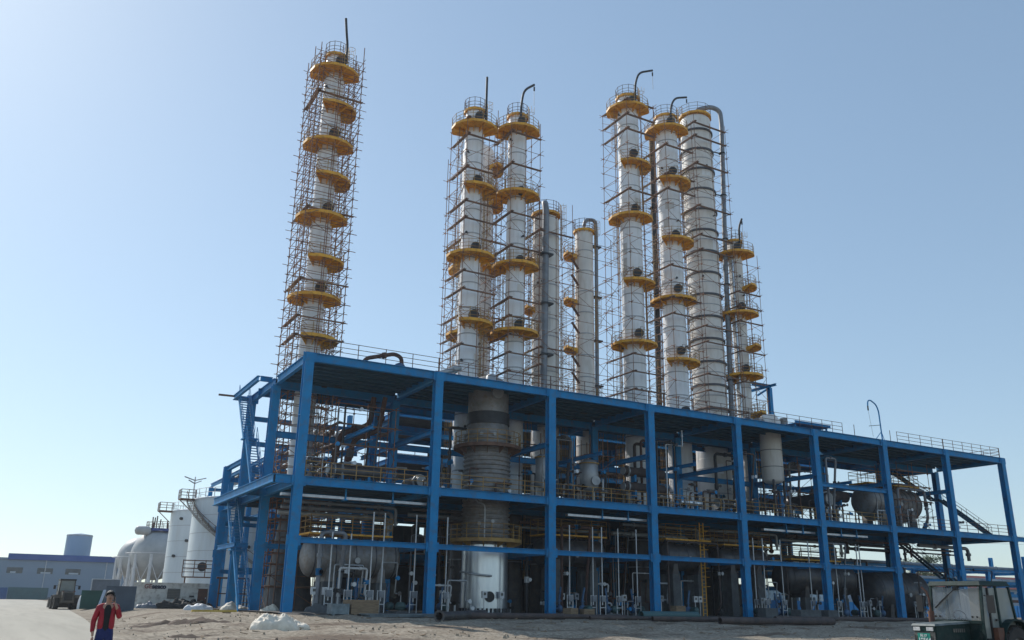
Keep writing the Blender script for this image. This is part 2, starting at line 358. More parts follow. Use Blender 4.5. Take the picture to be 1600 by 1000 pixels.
# ------------------------------------------------------------------ main steel structure
H3, H2, H1 = 18.0, 9.1, 4.97
XS = [i * BAY for i in range(9)]; YB = 8.7; YR = 13.4
def railing(mb, p, q, h=1.15, step=1.75, r=.028, rails=(1.12, .75, .38), ends=True):
    p = Vector(p); q = Vector(q); L = (q - p).length; n = max(1, round(L / step))
    for i in range(n + 1):
        a = p.lerp(q, i / n); mb.tube(a, a + Vector((0, 0, h)), r * 1.25, 6)
    for z in rails: mb.tube(p + Vector((0, 0, z)), q + Vector((0, 0, z)), r, 6)
def stair(name, parent, p, q, width, axis='x', m='blue', rail='blue'):
    # straight flight from p (top) to q (bottom), treads across axis
    p = Vector(p); q = Vector(q); wv = Vector((width, 0, 0)) if axis == 'x' else Vector((0, width, 0))
    b = MB()
    for s_ in (0, 1): b.bar(p + wv * s_, q + wv * s_, .05, .28)
    o = b.build(name, m, parent)
    t = MB(); n = max(3, int((p.z - q.z) / .24)); run = (q - p); run.z = 0; rd = run.normalized() * .13
    for i in range(n):
        c = p.lerp(q, (i + .5) / n); a = c - rd; d = c + rd
        t.hexa([a + Vector((0, 0, -.02)), d + Vector((0, 0, -.02)), d + wv + Vector((0, 0, -.02)), a + wv + Vector((0, 0, -.02)), a + Vector((0, 0, .02)), d + Vector((0, 0, .02)), d + wv + Vector((0, 0, .02)), a + wv + Vector((0, 0, .02))])
    t.build('treads', m, o)
    g = MB()
    for s_ in (0, 1):
        a = p + wv * s_; d = q + wv * s_
        g.tube(a + Vector((0, 0, 1)), d + Vector((0, 0, 1)), .025); g.tube(a + Vector((0, 0, .55)), d + Vector((0, 0, .55)), .02)
        for k in range(5): e = a.lerp(d, k / 4); g.tube(e, e + Vector((0, 0, 1)), .025)
    g.build('handrail', rail, o); return o

ms = thing('process_structure', 'long blue steel frame building with open bays, two decks and a flat roof deck', 'steel structure', (0, 0, 0))
def column(x, y, h, parent=ms, w_=.66, d_=.6, m='blue', z0=-.25):
    b = MB(); t = .05
    b.box(x - w_ / 2, x + w_ / 2, y - d_ / 2, y - d_ / 2 + t, z0, h); b.box(x - w_ / 2, x + w_ / 2, y + d_ / 2 - t, y + d_ / 2, z0, h)
    b.box(x - t / 2 - .01, x + t / 2 + .01, y - d_ / 2 + t, y + d_ / 2 - t, z0, h - .002)
    for z in (H1, H2, 13.4):
        if z < h: b.box(x - w_ / 2 + .01, x + w_ / 2 - .01, y - d_ / 2 + t, y + d_ / 2 - t, z - .03, z)
    for z in (H1 - .2, H2 - .31, H3 - .33):
        if z < h and w_ > .6:
            for sx in (-1, 1): b.box(x + sx * (w_ / 2 + .09) - .09, x + sx * (w_ / 2 + .09) + .09, y - d_ / 2 + .05, y - d_ / 2 + .075, z - .38, z + .3)
            b.box(x - w_ / 2 + .06, x + w_ / 2 - .06, y - d_ / 2 - .02, y - d_ / 2 - .001, z - .36, z + .28)
    b.box(x - w_ / 2 - .08, x + w_ / 2 + .08, y - d_ / 2 - .08, y + d_ / 2 + .08, z0, z0 + .06 + max(0, .22))
    return b.build('column', m, parent)
for x in XS:
    column(x, 0, H3 - .012); column(x, YB, H3 - .66)
column(0, 16.7, H3 - .02); column(0, 23.6, 12.6); column(BAY, 16.7, 12.6); column(BAY, 23.6, 12.6)
def ibeam(p, q, h, w_=.34, parent=ms, m='blue', name='beam'):
    b = MB(); b.hbeam(p, q, w_, h, .035); return b.build(name, m, parent)
for i in range(8):
    x0, x1 = XS[i] + .335, XS[i + 1] - .335
    ibeam((x0, -.12, H3 - .33), (x1, -.12, H3 - .33), .64)
    ibeam((x0, -.12, H2 - .31), (x1, -.12, H2 - .31), .6)
    if i < 6: ibeam((x0, -.12, H1 - .2), (x1, -.12, H1 - .2), .38, .3)
    ibeam((x0, YB, H3 - .45), (x1, YB, H3 - .45), .85)
    ibeam((x0, YB, H2 - .31), (x1, YB, H2 - .31), .6)
    if i < 7: ibeam((x0, YB, 13.4), (x1, YB, 13.4), .5)
    if i % 2 == 0 and i < 6: ibeam((x0, YB, H1 - .2), (x1, YB, H1 - .2), .38, .3)
for i, x in enumerate(XS):
    ibeam((x, .31, H3 - .33), (x, YB - .31, H3 - .33), .64); ibeam((x, YB + .31, H3 - .33), (x, YR, H3 - .33), .64)
    ibeam((x, .31, H2 - .31), (x, YB - .31, H2 - .31), .6)
    if i not in (0, 8): ibeam((x, .31, 13.4), (x, YB - .31, 13.4), .4)
    if 0 < i < 7: ibeam((x, .31, H1 - .2), (x, YB - .31, H1 - .2), .38, .3)
ibeam((BAY * 5 + .34, -.12, 12.55), (BAY * 6 - .34, -.12, 12.55), .4)
ibeam((-.3, YR, H3 - .33), (XS[8] + .2, YR, H3 - .33), .64)
# left wing beams
ibeam((0, YB + .31, H2 - .31), (0, 16.4, H2 - .31), .6); ibeam((0, 17, H2 - .31), (0, 23.3, H2 - .31), .5)
ibeam((0, 13.5, H3 - .33), (0, 16.4, H3 - .33), .6)
ibeam((0, 17, 12.4), (0, 23.3, 12.4), .4)
for z in (11.4, 9.5, 7.4, 3.2):
    ibeam((.3, 23.6, z), (BAY - .3, 23.6, z), .36, .26); 
    if z != 9.5: ibeam((.3, 16.7, z), (BAY - .3, 16.7, z), .36, .26)
ibeam((BAY, 17, 12.4), (BAY, 23.3, 12.4), .4)
ibeam((-1.75, -.1, H2 - .3), (-1.75, 19, H2 - .3), .6, .3)
ibeam((-1.6, -.12, H2 - .3), (-.34, -.12, H2 - .3), .6, .3); ibeam((-1.6, 9, H2 - .32), (-.34, 9, H2 - .32), .5, .3); ibeam((-1.6, 18.9, H2 - .3), (-.02, 18.9, H2 - .3), .5, .3)
ibeam((-1.4, 11, 4.9), (-1.4, 17, 4.9), .35, .25); ibeam((-1.3, 11.1, 4.9), (-.34, 11.1, 4.9), .3, .25)
# stair head canopy frame
ibeam((-1.45, 8.7, H3 - .25), (-1.45, 17.2, H3 - .25), .42, .26)
ibeam((-1.3, 8.75, H3 - .25), (-.34, 8.75, H3 - .25), .4, .26); ibeam((-1.3, 17.1, H3 - .25), (.6, 17.1, H3 - .25), .4, .26)
b = MB(); b.tube((-2.8, 17.3, H3 - .1), (.5, 17.0, H3 - .1), .09); b.build('outrigger_tube', 'rustrail', ms)
for z in (15.6, 13.4, 11.2):
    ibeam((BAY + .3, 13.2, z), (2 * BAY - .3, 13.2, z), .4, .28)
    ibeam((.3, 16.7, z + .4), (BAY - .3, 16.7, z + .4), .4, .28)
    ibeam((BAY, 9.1, z), (BAY, 16.4, z), .35, .26)
column(BAY, 13.2, 17.3, w_=.5, d_=.5); column(5.2, 16.7, 17.0, w_=.45, d_=.45)
for i in range(1, 8):
    ibeam((XS[i] - 5, .31, 13.2), (XS[i] - 5, YB - .2, 13.2), .3, .22) if i not in (2, 5, 7) else None
# deck plates
def deck(x0, x1, y0, y1, z, name='roof_deck', beamdir='x'):
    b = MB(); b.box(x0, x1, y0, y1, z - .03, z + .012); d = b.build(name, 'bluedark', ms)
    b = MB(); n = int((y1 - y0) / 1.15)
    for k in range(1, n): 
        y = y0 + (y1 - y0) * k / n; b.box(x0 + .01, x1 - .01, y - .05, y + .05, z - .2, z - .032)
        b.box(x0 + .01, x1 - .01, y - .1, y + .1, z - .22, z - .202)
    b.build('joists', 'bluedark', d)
    for k in range(5 if z > 12 else 0):
        x = random.uniform(x0 + .4, x1 - .8); y = random.uniform(y0 + .4, y1 - .8); b = MB(); b.box(x, x + random.uniform(.3, .7), y, y + .16, z - .32, z - .225); b.build('cleat', 'darksteel', d)
for i in range(8):
    deck(XS[i] + .18, XS[i + 1] - .18, .06, YR - .2, H3 - .05)
    if i not in (): deck(XS[i] + .18, XS[i + 1] - .18, .06, YB - .2, H2 - .05, 'floor_deck')
deck(.18, BAY - .2, 9.0, 22.5, H2 - .06, 'floor_deck')
for i in range(1, 8): deck(XS[i] + .18, XS[i + 1] - .18, 9.0, 19.6, H2 - .06, 'floor_deck')  # rear decks added to keep sunlight off the ground floor
b = MB(); b.box(-1.6, -.36, 0.05, 18.7, H2 - .05, H2 - .01); b.build('floor_deck', 'bluedark', ms)
# tail beam past last column
ibeam((XS[8] + .34, -.12, H2 - .31), (XS[8] + 2.3, -.12, H2 - .31), .5)
ibeam((XS[8] - 4, 9.6, H3 - 2.6), (XS[8] - 10, 9.6, H3 - 2.6), .4)
# railings of the decks
for i in range(8):
    b = MB(); railing(b, (XS[i] + .5, .1, H2), (XS[i + 1] - .5, .1, H2)); b.build('floor_railing', 'rustrail' if i > 5 else 'yellowrail', ms)
    b = MB(); railing(b, (XS[i] + .5, 8.4, H2), (XS[i + 1] - .5, 8.4, H2)); b.build('floor_railing', 'rustrail', ms)
def rr(x0, x1, m='rustrail', n=1):
    b = MB(); railing(b, (x0, .05, H3), (x1, .05, H3), 1.2, 2.4 if x1 < 30 else 1.75, .024, (1.17, .78, .4)); b.build('roof_railing', m, ms)
for i in range(5): rr(XS[i] + (1.5 if i == 0 else .05), XS[i + 1])
rr(XS[5], 56.2); rr(64.7, 72.4); rr(72.5, XS[8])
b = MB()
for x in (58.0, 63.6): b.tube((x, .05, H3), (x, .05, H3 + 1.2), .035)
b.build('roof_railing', 'rustrail', ms)
b = MB(); railing(b, (XS[8], .1, H3), (XS[8], YR - .2, H3)); b.build('roof_railing', 'rustrail', ms)
# yellow toe ladders showing on the roof edge
# left stairs (straight flights towards the camera with landings)
for (zt, zb) in ((H3 - .2, 13.4), (13.4, H2)):
    pass
stair('stair_flight', ms, (-1.3, 16.2, H3 - .25), (-1.3, 12.5, 13.45), .85); stair('stair_flight', ms, (-1.3, 11.7, 13.35), (-1.3, 8.2, H2), .85)
stair('stair_flight', ms, (-1.3, 16.2, H2), (-1.3, 12.5, 4.65), .85); stair('stair_flight', ms, (-1.3, 11.7, 4.55), (-1.3, 8.0, 0), .85)
for q_ in ((11.6, 12.6, 13.3), (11.6, 12.6, 4.5), (16.2, 17.0, H3 - .36)):
    b = MB(); b.box(-1.5, -.3, q_[0], q_[1], q_[2], q_[2] + .12); b.build('stair_landing', 'blue', ms)
# right stairs
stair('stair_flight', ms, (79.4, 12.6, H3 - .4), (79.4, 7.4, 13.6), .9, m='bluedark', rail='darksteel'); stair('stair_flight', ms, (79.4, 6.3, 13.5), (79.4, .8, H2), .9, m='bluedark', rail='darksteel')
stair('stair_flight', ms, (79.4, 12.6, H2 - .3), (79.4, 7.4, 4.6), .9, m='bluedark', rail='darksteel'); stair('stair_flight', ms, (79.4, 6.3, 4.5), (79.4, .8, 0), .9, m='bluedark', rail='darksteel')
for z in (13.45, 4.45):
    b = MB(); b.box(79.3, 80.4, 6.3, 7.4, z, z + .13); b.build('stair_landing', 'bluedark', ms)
# cable channels hung under the first deck
for (x0, x1) in ((-.9, 10.07), (22.74, 30.84), (44.62, 51.4), (52.2, 58.93)):
    t = thing('cable_tray', 'pale cable channel hung under the lower deck in the ' + bay((x0 + x1) / 2), 'cable tray', (x0, .75, 7.85))
    b = MB(); b.box(x0, x1, .55, .95, 7.78, 7.96); b.build('channel', 'galv', t)
    for k in (.42, .75):
        x = x0 + (x1 - x0) * k; b = MB(); b.box(x - .05, x + .05, .45, .54, 7.7, 8.55); b.box(x - .14, x + .14, .4, 1.0, 7.70, 7.776); b.build('hanger', 'blue', t)

# ------------------------------------------------------------------ towers
def platform(parent, X, Y, z, ri, ro, a0, sw, rail_h=1.2, name='platform', railmat='yellowrail', seg=None, pm='yellow'):
    seg = seg or max(4, int(sw / 24)); b = MB()
    def P(r, i, zz): t = R(a0 + sw * i / seg); return (X + r * math.cos(t), Y + r * math.sin(t), zz)
    for i in range(seg):
        b.hexa([P(ri, i, z - .08), P(ro, i, z - .08), P(ro, i + 1, z - .08), P(ri, i + 1, z - .08), P(ri, i, z), P(ro, i, z), P(ro, i + 1, z), P(ri, i + 1, z)])
        b.hexa([P(ro, i, z - .16), P(ro + .03, i, z - .16), P(ro + .03, i + 1, z - .16), P(ro, i + 1, z - .16), P(ro, i, z + .12), P(ro + .03, i, z + .12), P(ro + .03, i + 1, z + .12), P(ro, i + 1, z + .12)])
    d = b.build(name, pm, parent)
    g = MB(); nb = max(3, int(sw / 30))
    for i in range(nb + 1):
        t = R(a0 + sw * i / nb); c, s_ = math.cos(t), math.sin(t); n = (-s_ * .03, c * .03)
        p = [(ri - .02, z - .09), (ro - .04, z - .09), (ro - .04, z - .2), (ri - .02, z - .62)]
        vs = [(X + r * c + n[0], Y + r * s_ + n[1], zz) for r, zz in p] + [(X + r * c - n[0], Y + r * s_ - n[1], zz) for r, zz in p]
        g.add(vs, [(0, 1, 2, 3), (7, 6, 5, 4), (0, 4, 5, 1), (1, 5, 6, 2), (2, 6, 7, 3), (3, 7, 4, 0)])
    g.build('bracket', pm, d)
    if rail_h:
        g = MB()
        for k in range(seg + 1):
            g.tube(P(ro - .03, k, z), P(ro - .03, k, z + rail_h), .03)
        for h in (.4, .78, rail_h - .03):
            for k in range(seg): g.tube(P(ro - .03, k, z + h), P(ro - .03, k + 1, z + h), .024, 5)
            for k in (0, seg): g.tube(P(ro - .03, k, z + h), P(ri + .1, k, z + h), .024, 5)
        g.build('railing', railmat, d)
    return d
def ladder(parent, X, Y, r, ang, z0, z1, m='yellowrail'):
    t = R(ang); c = Vector((math.cos(t), math.sin(t), 0)); n = Vector((-math.sin(t), math.cos(t), 0)); o = Vector((X, Y, 0)) + c * (r + .28)
    b = MB()
    for s_ in (-.22, .22): b.bar(o + n * s_ + Vector((0, 0, z0)), o + n * s_ + Vector((0, 0, z1)), .05, .05)
    z = z0 + .3
    while z < z1: b.tube(o - n * .22 + Vector((0, 0, z)), o + n * .22 + Vector((0, 0, z)), .016, 4, cap=False); z += .32
    z = z0 + 2.3
    while z < z1:
        pts = [o + n * (.36 * math.cos(a)) + c * (.1 + .5 * math.sin(a)) + Vector((0, 0, z)) for a in [i * math.pi / 6 for i in range(7)]]
        for i in range(6): b.tube(pts[i], pts[i + 1], .02, 4, cap=False)
        z += .8
    for k in (1, 3, 5):
        a = k * math.pi / 6; e = o + n * (.36 * math.cos(a)) + c * (.1 + .5 * math.sin(a)); b.tube(e + Vector((0, 0, z0 + 2.3)), e + Vector((0, 0, z1)), .018, 4)
    b.build('ladder', m, parent)
def manhole(parent, X, Y, r, z, ang, rr_=.5):
    t = R(ang); c = Vector((math.cos(t), math.sin(t), 0)); o = Vector((X, Y, z)); b = MB()
    b.tube(o + c * (r - .1), o + c * (r + .3), rr_ * .8, 18); m = b.build('manhole', 'darksteel', parent)
    b = MB(); b.disc(o + c * (r + .302), c, rr_, .1, 20); b.disc(o + c * (r + .2), c, rr_ * .99, .08, 20)
    n = Vector((-c.y, c.x, 0)); b.poly([o + c * (r + .45) + n * .1, o + c * (r + .5) + n * .1 + Vector((0, 0, .65)), o + c * (r + .5) + n * .5 + Vector((0, 0, .65)), o + c * (r + .3) + n * .5 + Vector((0, 0, -.1))], .03, 6)
    b.build('cover', 'darksteel', m)
def tower(label, X, Y, r, ztop, zbot, plats, mans, m='white', cap=True, skirt=None, davit=None, bandstep=2.6, roff=1.42, pan=0, scafon=True, bandm='bandlight', ladders=True):
    ang = math.degrees(math.atan2(CAM.y - Y, CAM.x - X)) + 0
    t = thing('distillation_column', label, 'column tower', (X, Y, zbot))
    prof = []
    if skirt: prof += [(skirt[0], 0), (skirt[0] * .97, .6), (r, skirt[1])]
    else: prof += [(r * 1.12, 0), (r * 1.12, 2.2), (r, 3.4)]
    z = prof[-1][1]; H = ztop - zbot; sgn = 0
    while z < H - .8: z = min(H - .5, z + 2.2); prof += [(r + (.012 if sgn else 0), z), (r + (0 if sgn else .012), z + .03)]; sgn = 1 - sgn
    ks = next(i for i, p_ in enumerate(prof) if p_[1] >= 8.5)
    b = MB(); b.lathe((X, Y, zbot), prof[:ks + 1], 40, dup=True); b.build('skirt', 'steel', t)  # skirt with the plain shell above it, darkened in place of ground-floor shade
    b = MB(); b.lathe((X, Y, zbot), prof[ks:], 40, dup=True)
    z = prof[-1][1]; dome = [(r * math.cos(a), z + r * .5 * math.sin(a)) for a in [i * math.pi / 16 for i in range(9)]]
    b.lathe((X, Y, zbot), dome, 40); b.build('shell', m, t)
    b = MB(); z = 4.5
    while z < H - 1: b.lathe((X, Y, zbot + z), [(r + .01, -.05), (r + .05, -.05), (r + .05, .05), (r + .01, .05)], 36, dup=True); z += bandstep
    b.build('banding', bandm, t)
    b = MB(); rp = random.Random(int(X * 10))
    for k in range(int(H / 6)):
        a0_ = ang + rp.uniform(-85, 60); zz = zbot + rp.uniform(14, H - 4); sw_ = rp.uniform(18, 50); b = MB(); hh = rp.uniform(.8, 2.1)
        b.lathe((X, Y, zz), [(r + .008, 0), (r + .022, .005), (r + .022, hh), (r + .008, hh + .005)], 8, a0=a0_, sweep=sw_, dup=True); b.build('jacket_sheet', rp.choice([m, 'patch', 'cream' if m == 'white' else 'white']), t)
    # vertical seams and small nozzles
    b = MB()
    for k in range(int(H / 9)):
        a = R(ang + random.uniform(-70, 70)); c = Vector((math.cos(a), math.sin(a), 0)); z = zbot + random.uniform(6, H - 2); o = Vector((X, Y, z))
        b.tube(o + c * r, o + c * (r + .25), .07, 8); b.disc(o + c * (r + .25), c, .13, .05, 10)
    b.build('nozzle', 'darksteel', t)
    prev = None
    for (z, kind) in plats:
        if kind == 'cap': platform(t, X, Y, z, .02 if False else r * .25, r + .18, 0, 360, 1.3, 'top_platform', 'rustrail', 12)
        elif kind == 'full': platform(t, X, Y, z, r + .03, r + roff, ang - 104, 198)
        elif kind == 'left': platform(t, X, Y, z, r + .03, r + roff, ang - 110, 110)
        elif kind == 'right': platform(t, X, Y, z, r + .03, r + roff, ang - 22, 150)
        elif kind == 'rightsmall': platform(t, X, Y, z, r + .03, r + roff, ang + 45, 75)
        elif kind == 'leftsmall': platform(t, X, Y, z, r + .03, r + roff, ang - 120, 70)
    zs = [p[0] for p in plats] + [zbot + 3]
    if ladders:
        for i in range(len(zs) - 1): ladder(t, X, Y, r, ang + (-72 if i % 2 else 74), zs[i + 1], zs[i] + 1.1)
    for i, z in enumerate(mans): manhole(t, X, Y, r, z, ang + 22 + pan)
    if davit:
        b = MB(); b.poly(davit, .13, 8, .8)
        b.tube((X, davit[0][1], davit[0][2] + .1), davit[0], .08)
        e = Vector(davit[-1])
        if abs(davit[-1][0] - davit[0][0]) > .5: b.tube(e, e - Vector((0, 0, 2.6)), .02, 4); b.tube(e - Vector((0, 0, .3)), e - Vector((0, 0, .75)), .09, 6)
        b.build('davit', 'darksteel', t)
    return t
def scaffold(label, X, Y, hx, hy, z0, z1, step=1.85, planks=6, seed=1, mid=True, two=False):
    rnd = random.Random(seed); t = thing('scaffold', label, 'scaffold', (X, Y, z0), 'tube scaffolds wrapped round the column towers')
    cs = [(-hx, -hy), (hx, -hy), (hx, hy), (-hx, hy)]; pr = .036 if two else .031
    st = list(cs) + ([(0, -hy), (hx, 0), (0, hy), (-hx, 0)] if mid else [])
    for (a, c) in st:
        b = MB(); o = rnd.uniform(0, 1.2); b.tube((X + a, Y + c, z0), (X + a, Y + c, z1 + o), pr * 1.1)
        if two: b.tube((X + a * .72, Y + c * .72, z0), (X + a * .72, Y + c * .72, z1 + o * .3), pr)
        z = z0 + step
        while z < z1: b.box(X + a - .07, X + a + .07, Y + c - .07, Y + c + .07, z - .09, z + .03); z += step
        b.build('standard', 'scaf', t)
    z = z0 + step; k = 0; n = int((z1 - z0) / step); pl = set(rnd.sample(range(n), min(planks, n)))
    while z < z1 + .1:
        b = MB(); ex = lambda: rnd.uniform(.15, .65)
        for (zz, rr_) in (((0, pr), (step * .5, pr * .8)) if two else ((0, pr * .92),)):
            for sg in (-1, 1):
                j = rnd.uniform(-.05, .05)
                b.tube((X - hx - ex(), Y + sg * hy, z + zz + j), (X + hx + ex(), Y + sg * hy, z + zz - j), rr_, 5)
                b.tube((X + sg * hx, Y - hy - ex(), z + zz + .08 + j), (X + sg * hx, Y + hy + ex(), z + zz + .08 - j), rr_, 5)
                if two: b.tube((X - hx, Y + sg * hy * .72, z + zz), (X + hx, Y + sg * hy * .72, z + zz), pr * .8, 5); b.tube((X + sg * hx * .72, Y - hy, z + zz), (X + sg * hx * .72, Y + hy, z + zz), pr * .8, 5)
        if k % 2 == 0: pass
        b.build('ledger', 'scaf', t)
        if k in pl:
            for (p, q) in [((X - hx, Y - hy + .25), (X + hx + .3, Y - hy + .25)), ((X - hx + .2, Y + hy), (X - hx + .2, Y - hy - .2))]:
                b = MB(); b.bar((*p, z + .1), (*q, z + .1), .3, .06); b.build('plank', 'plank', t)
        z += step; k += 1
    # zigzag braces on each face
    for (p, q) in ((cs[0], cs[1]), (cs[1], cs[2]), (cs[3], cs[0]), (cs[2], cs[3])):
        b = MB(); z = z0; s_ = 0
        while z < z1 - 2 * step:
            a, c = (p, q) if s_ else (q, p)
            b.tube((X + a[0] * 1.03, Y + a[1] * 1.03, z), (X + c[0] * 1.03, Y + c[1] * 1.03, z + 1.5 * step), pr * .75, 5); z += 1.5 * step; s_ = 1 - s_
        b.build('brace', 'scaf', t)
    return t

tower('tallest white column standing alone at the left, thirteen decks up, with a black davit', 3.4, 12, .93, 51.9, 0,
      [(51.3, 'cap'), (49.26, 'full'), (45.29, 'right'), (41.43, 'full'), (37.88, 'right'), (33.97, 'full'), (29.75, 'right'), (26.2, 'full'), (22.46, 'right')],
      [50.4, 42.5, 34.8, 27.1], skirt=(2.0, 9.5), davit=[(3.95, 10.9, 49.3), (4.1, 10.9, 52.2), (3.85, 10.9, 53.9), (3.68, 10.9, 55.35)])
scaffold('dense rusty scaffold round the lone left column tower', 3.4, 12, 2.1, 2.1, 0.1, 51.0, 1.7, 7, 1, two=True)
tower('white column with a straight black davit, left one of the front pair in the middle', 18.5, 11.5, .99, 50.2, 0,
      [(49.73, 'cap'), (47.6, 'full'), (40.6, 'right'), (33.32, 'full'), (26.33, 'right')], [48.7, 41.4, 34.1, 27.1], davit=[(19.2, 10.4, 47.7), (19.2, 10.4, 51), (19.21, 10.4, 53.72)])
scaffold('rusty scaffold round the left front column of the middle group', 18.5, 11.5, 1.75, 1.85, 18.2, 48.5, 1.85, 9, 2)
tower('wide white column hidden behind the left front column of the middle group', 21.8, 17, 1.75, 49, 0,
      [(46.5, 'rightsmall'), (42.09, 'rightsmall'), (34.38, 'full'), (27.12, 'full')], [], roff=1.1)
scaffold('rusty scaffold round the wide rear column of the middle group', 21.8, 17, 2.5, 2.5, 18.2, 47.5, 2.1, 3, 3)
tower('white column with a hooked black davit, right one of the front pair in the middle', 23.63, 11.5, .98, 51.2, 0,
      [(50.72, 'cap'), (48.76, 'full'), (41.2, 'full'), (33.3, 'full'), (26.27, 'full')], [49.7, 41.5, 33.8, 27.0], davit=[(23.26, 10.2, 48.9), (23.3, 10.2, 51.6), (23.6, 10.2, 53.5), (24.89, 10.2, 54.6)])
scaffold('rusty scaffold round the column with the hooked davit in the middle group', 23.63, 11.5, 1.75, 1.85, 18.2, 49.5, 1.85, 9, 4)
scaffold('small scaffold standing on the upper deck inside the first bay', 6.2, 5.6, 2.4, 1.6, H2, 15.5, 1.6, 3, 31)
scaffold('small scaffold standing on the upper deck between the third and fourth bays', 29.5, 6.3, 1.5, 1.3, H2, 14.8, 1.6, 2, 32)
scaffold('small scaffold standing round the drum on the upper deck of the seventh bay', 69.5, 4.6, 2.6, 2.4, H2, 15.8, 1.6, 3, 33)
scaffold('small scaffold standing on the upper deck of the sixth bay', 54.0, 6.0, 1.8, 1.6, H2, 15.0, 1.6, 2, 34)
t = tower('shorter cream column with a fat grey riser pipe up its front', 28.8, 14, 1.42, 41.2, 0, [(41.4, 'cap'), (36.0, 'leftsmall'), (30.5, 'leftsmall')], [], m='cream', roff=1.0, bandstep=1.9)
b = MB(); b.poly([(27.42, 12.2, 18.1), (27.61, 12.2, 30.18), (27.7, 12.2, 41.2), (27.75, 12.6, 42.3), (28.5, 13.6, 42.1)], .36, 16, .6); p = b.build('riser_pipe', 'pipe', t)
b = MB()
for z in (25, 30.5, 36): b.bar((26.9, 12.2, z), (28.4, 12.2, z), .9, .18)
b.build('pipe_support', 'darksteel', p)
scaffold('rusty scaffold round the cream column with the fat riser pipe', 28.8, 14, 2.1, 2.1, 18.2, 41.5, 1.85, 4, 5)
t = tower('shorter cream column with a grey pipe bent over its top', 33.8, 14, 1.0, 41.0, 0, [(40.6, 'cap'), (37.77, 'leftsmall'), (32.42, 'leftsmall'), (26.96, 'leftsmall'), (21.5, 'leftsmall')], [], m='cream', roff=1.3, bandstep=2.4)
b = MB(); b.poly([(33.75, 13.9, 41.3), (33.9, 13.8, 42.1), (35.15, 13.6, 42.3), (35.2, 13.6, 40.6), (35.0, 13.6, 18.1)], .21, 12, .6); p = b.build('overhead_pipe', 'pipe', t)
b = MB()
for z in (23, 28, 33, 39): b.bar((34.2, 13.7, z), (35.7, 13.6, z), .6, .16)
b.build('pipe_support', 'darksteel', p)
b = MB()
for z in (36.2, 34.3, 30.8, 28.9, 25.2, 23.4): b.bar((31.6, 13.2, z + .55), (32.5, 13.2, z - .55), .35, .07)
b.build('stair_flight', 'rustrail', t)
scaffold('tall thin-tubed scaffold round the cream column with the bent grey pipe', 33.9, 14, 2.2, 1.9, 18.2, 38.5, 1.85, 0, 6, mid=False)
tower('tall white column with a hooked davit, leftmost of the right-hand group', 38.5, 11.5, 1.2, 58.4, 0,
      [(57.86, 'cap'), (56.13, 'full'), (48.81, 'right'), (42.2, 'full'), (34.42, 'right'), (27.44, 'full')], [56.9, 50.0, 43.1, 35.4, 28.5], roff=1.3, davit=[(38.4, 9.9, 56.3), (38.5, 9.9, 59.2), (39.1, 9.9, 60.9), (41.15, 9.9, 61.9)])
scaffold('rusty scaffold round the leftmost column of the right-hand group', 38.5, 11.5, 1.95, 2.3, 18.2, 56.3, 1.9, 7, 7)
t = thing('riser_pipe', 'dark grey riser pipe climbing between the two tall columns at the right', 'pipe', (43.9, 13.9, 18)); b = MB()
b.poly([(43.55, 13.9, 18.1), (43.8, 13.9, 38), (43.9, 13.9, 56.6), (44.2, 13.6, 57.4)], .33, 14, .5); b.build('pipe_body', 'darksteel', t)
b = MB()
for z in (25, 32, 39, 46, 53): b.disc((43.78, 13.9, z), (0, 0, 1), .45, .12, 16)
b.build('flange', 'darksteel', t)
tower('white column with a hooked davit, directly left of the widest column at the right', 44.65, 12, 1.28, 57.9, 0,
      [(57.36, 'cap'), (55.33, 'full'), (48.45, 'right'), (40.87, 'right'), (33.7, 'full'), (26.47, 'right')], [56.3, 49.6, 41.5, 34.9, 27.6], roff=1.35, davit=[(44.1, 10.5, 55.8), (44.3, 10.5, 58.4), (45.0, 10.5, 59.7), (46.85, 10.5, 60.4)])
scaffold('rusty scaffold round the middle tall column of the right-hand group', 44.65, 12, 2.05, 2.2, 18.2, 55.5, 1.9, 7, 8)
t = tower('widest cream column at the right, ringed by dark bands, with an overhead pipe', 51.2, 14, 1.93, 60.3, 0, [(60.5, 'cap')], [], m='cream', bandstep=2.75, ladders=False)
b = MB(); b.poly([(51.1, 14, 61.0), (51.5, 13.6, 61.8), (53.4, 13.2, 62.6), (54.7, 13, 62.3), (54.85, 13, 60.4), (53.99, 13, 41.79), (53.31, 13, 18.1)], .3, 14, .9); p = b.build('overhead_pipe', 'pipe', t)
b = MB()
for z in (56, 50, 44, 38, 32, 26, 20): b.bar((52.6, 13.3, z), (55.0 - (62 - z) * .035, 13, z), .12, .12); b.disc((54.72 - (60.4 - z) * .035, 13, z), (0, 0, 1), .42, .1, 14)
b.build('pipe_support', 'darksteel', p)
b = MB(); z = 19.5
while z < 60: b.lathe((51.2, 14, z), [(1.95, -.12), (2.12, -.12), (2.12, .1), (1.95, .1)], 40, dup=True); z += 2.75
b.build('stiffening_ring', 'band', t)
scaffold('rusty scaffold round the widest cream column at the right', 51.2, 14, 2.55, 2.6, 18.2, 58.5, 1.9, 12, 9)
tower('slim shorter cream column at the right end of the tower row', 55.6, 13, .83, 44.4, 0,
      [(43.94, 'cap'), (42.06, 'full'), (37.85, 'rightsmall'), (34.31, 'full'), (30.29, 'rightsmall'), (26.68, 'full'), (22.3, 'rightsmall')], [43.0, 35.2, 27.5], m='cream', roff=1.5, davit=[(55.6, 12, 42.2), (55.6, 12, 45.6), (56.2, 12, 46.9)])
scaffold('rusty scaffold round the slim short column at the right end', 55.8, 13, 1.8, 1.7, 18.2, 41.5, 1.85, 6, 10)
t = thing('riser_pipe', 'slim bright pipe standing just left of the slim short cream column', 'pipe', (54.3, 12.2, 18)); b = MB()
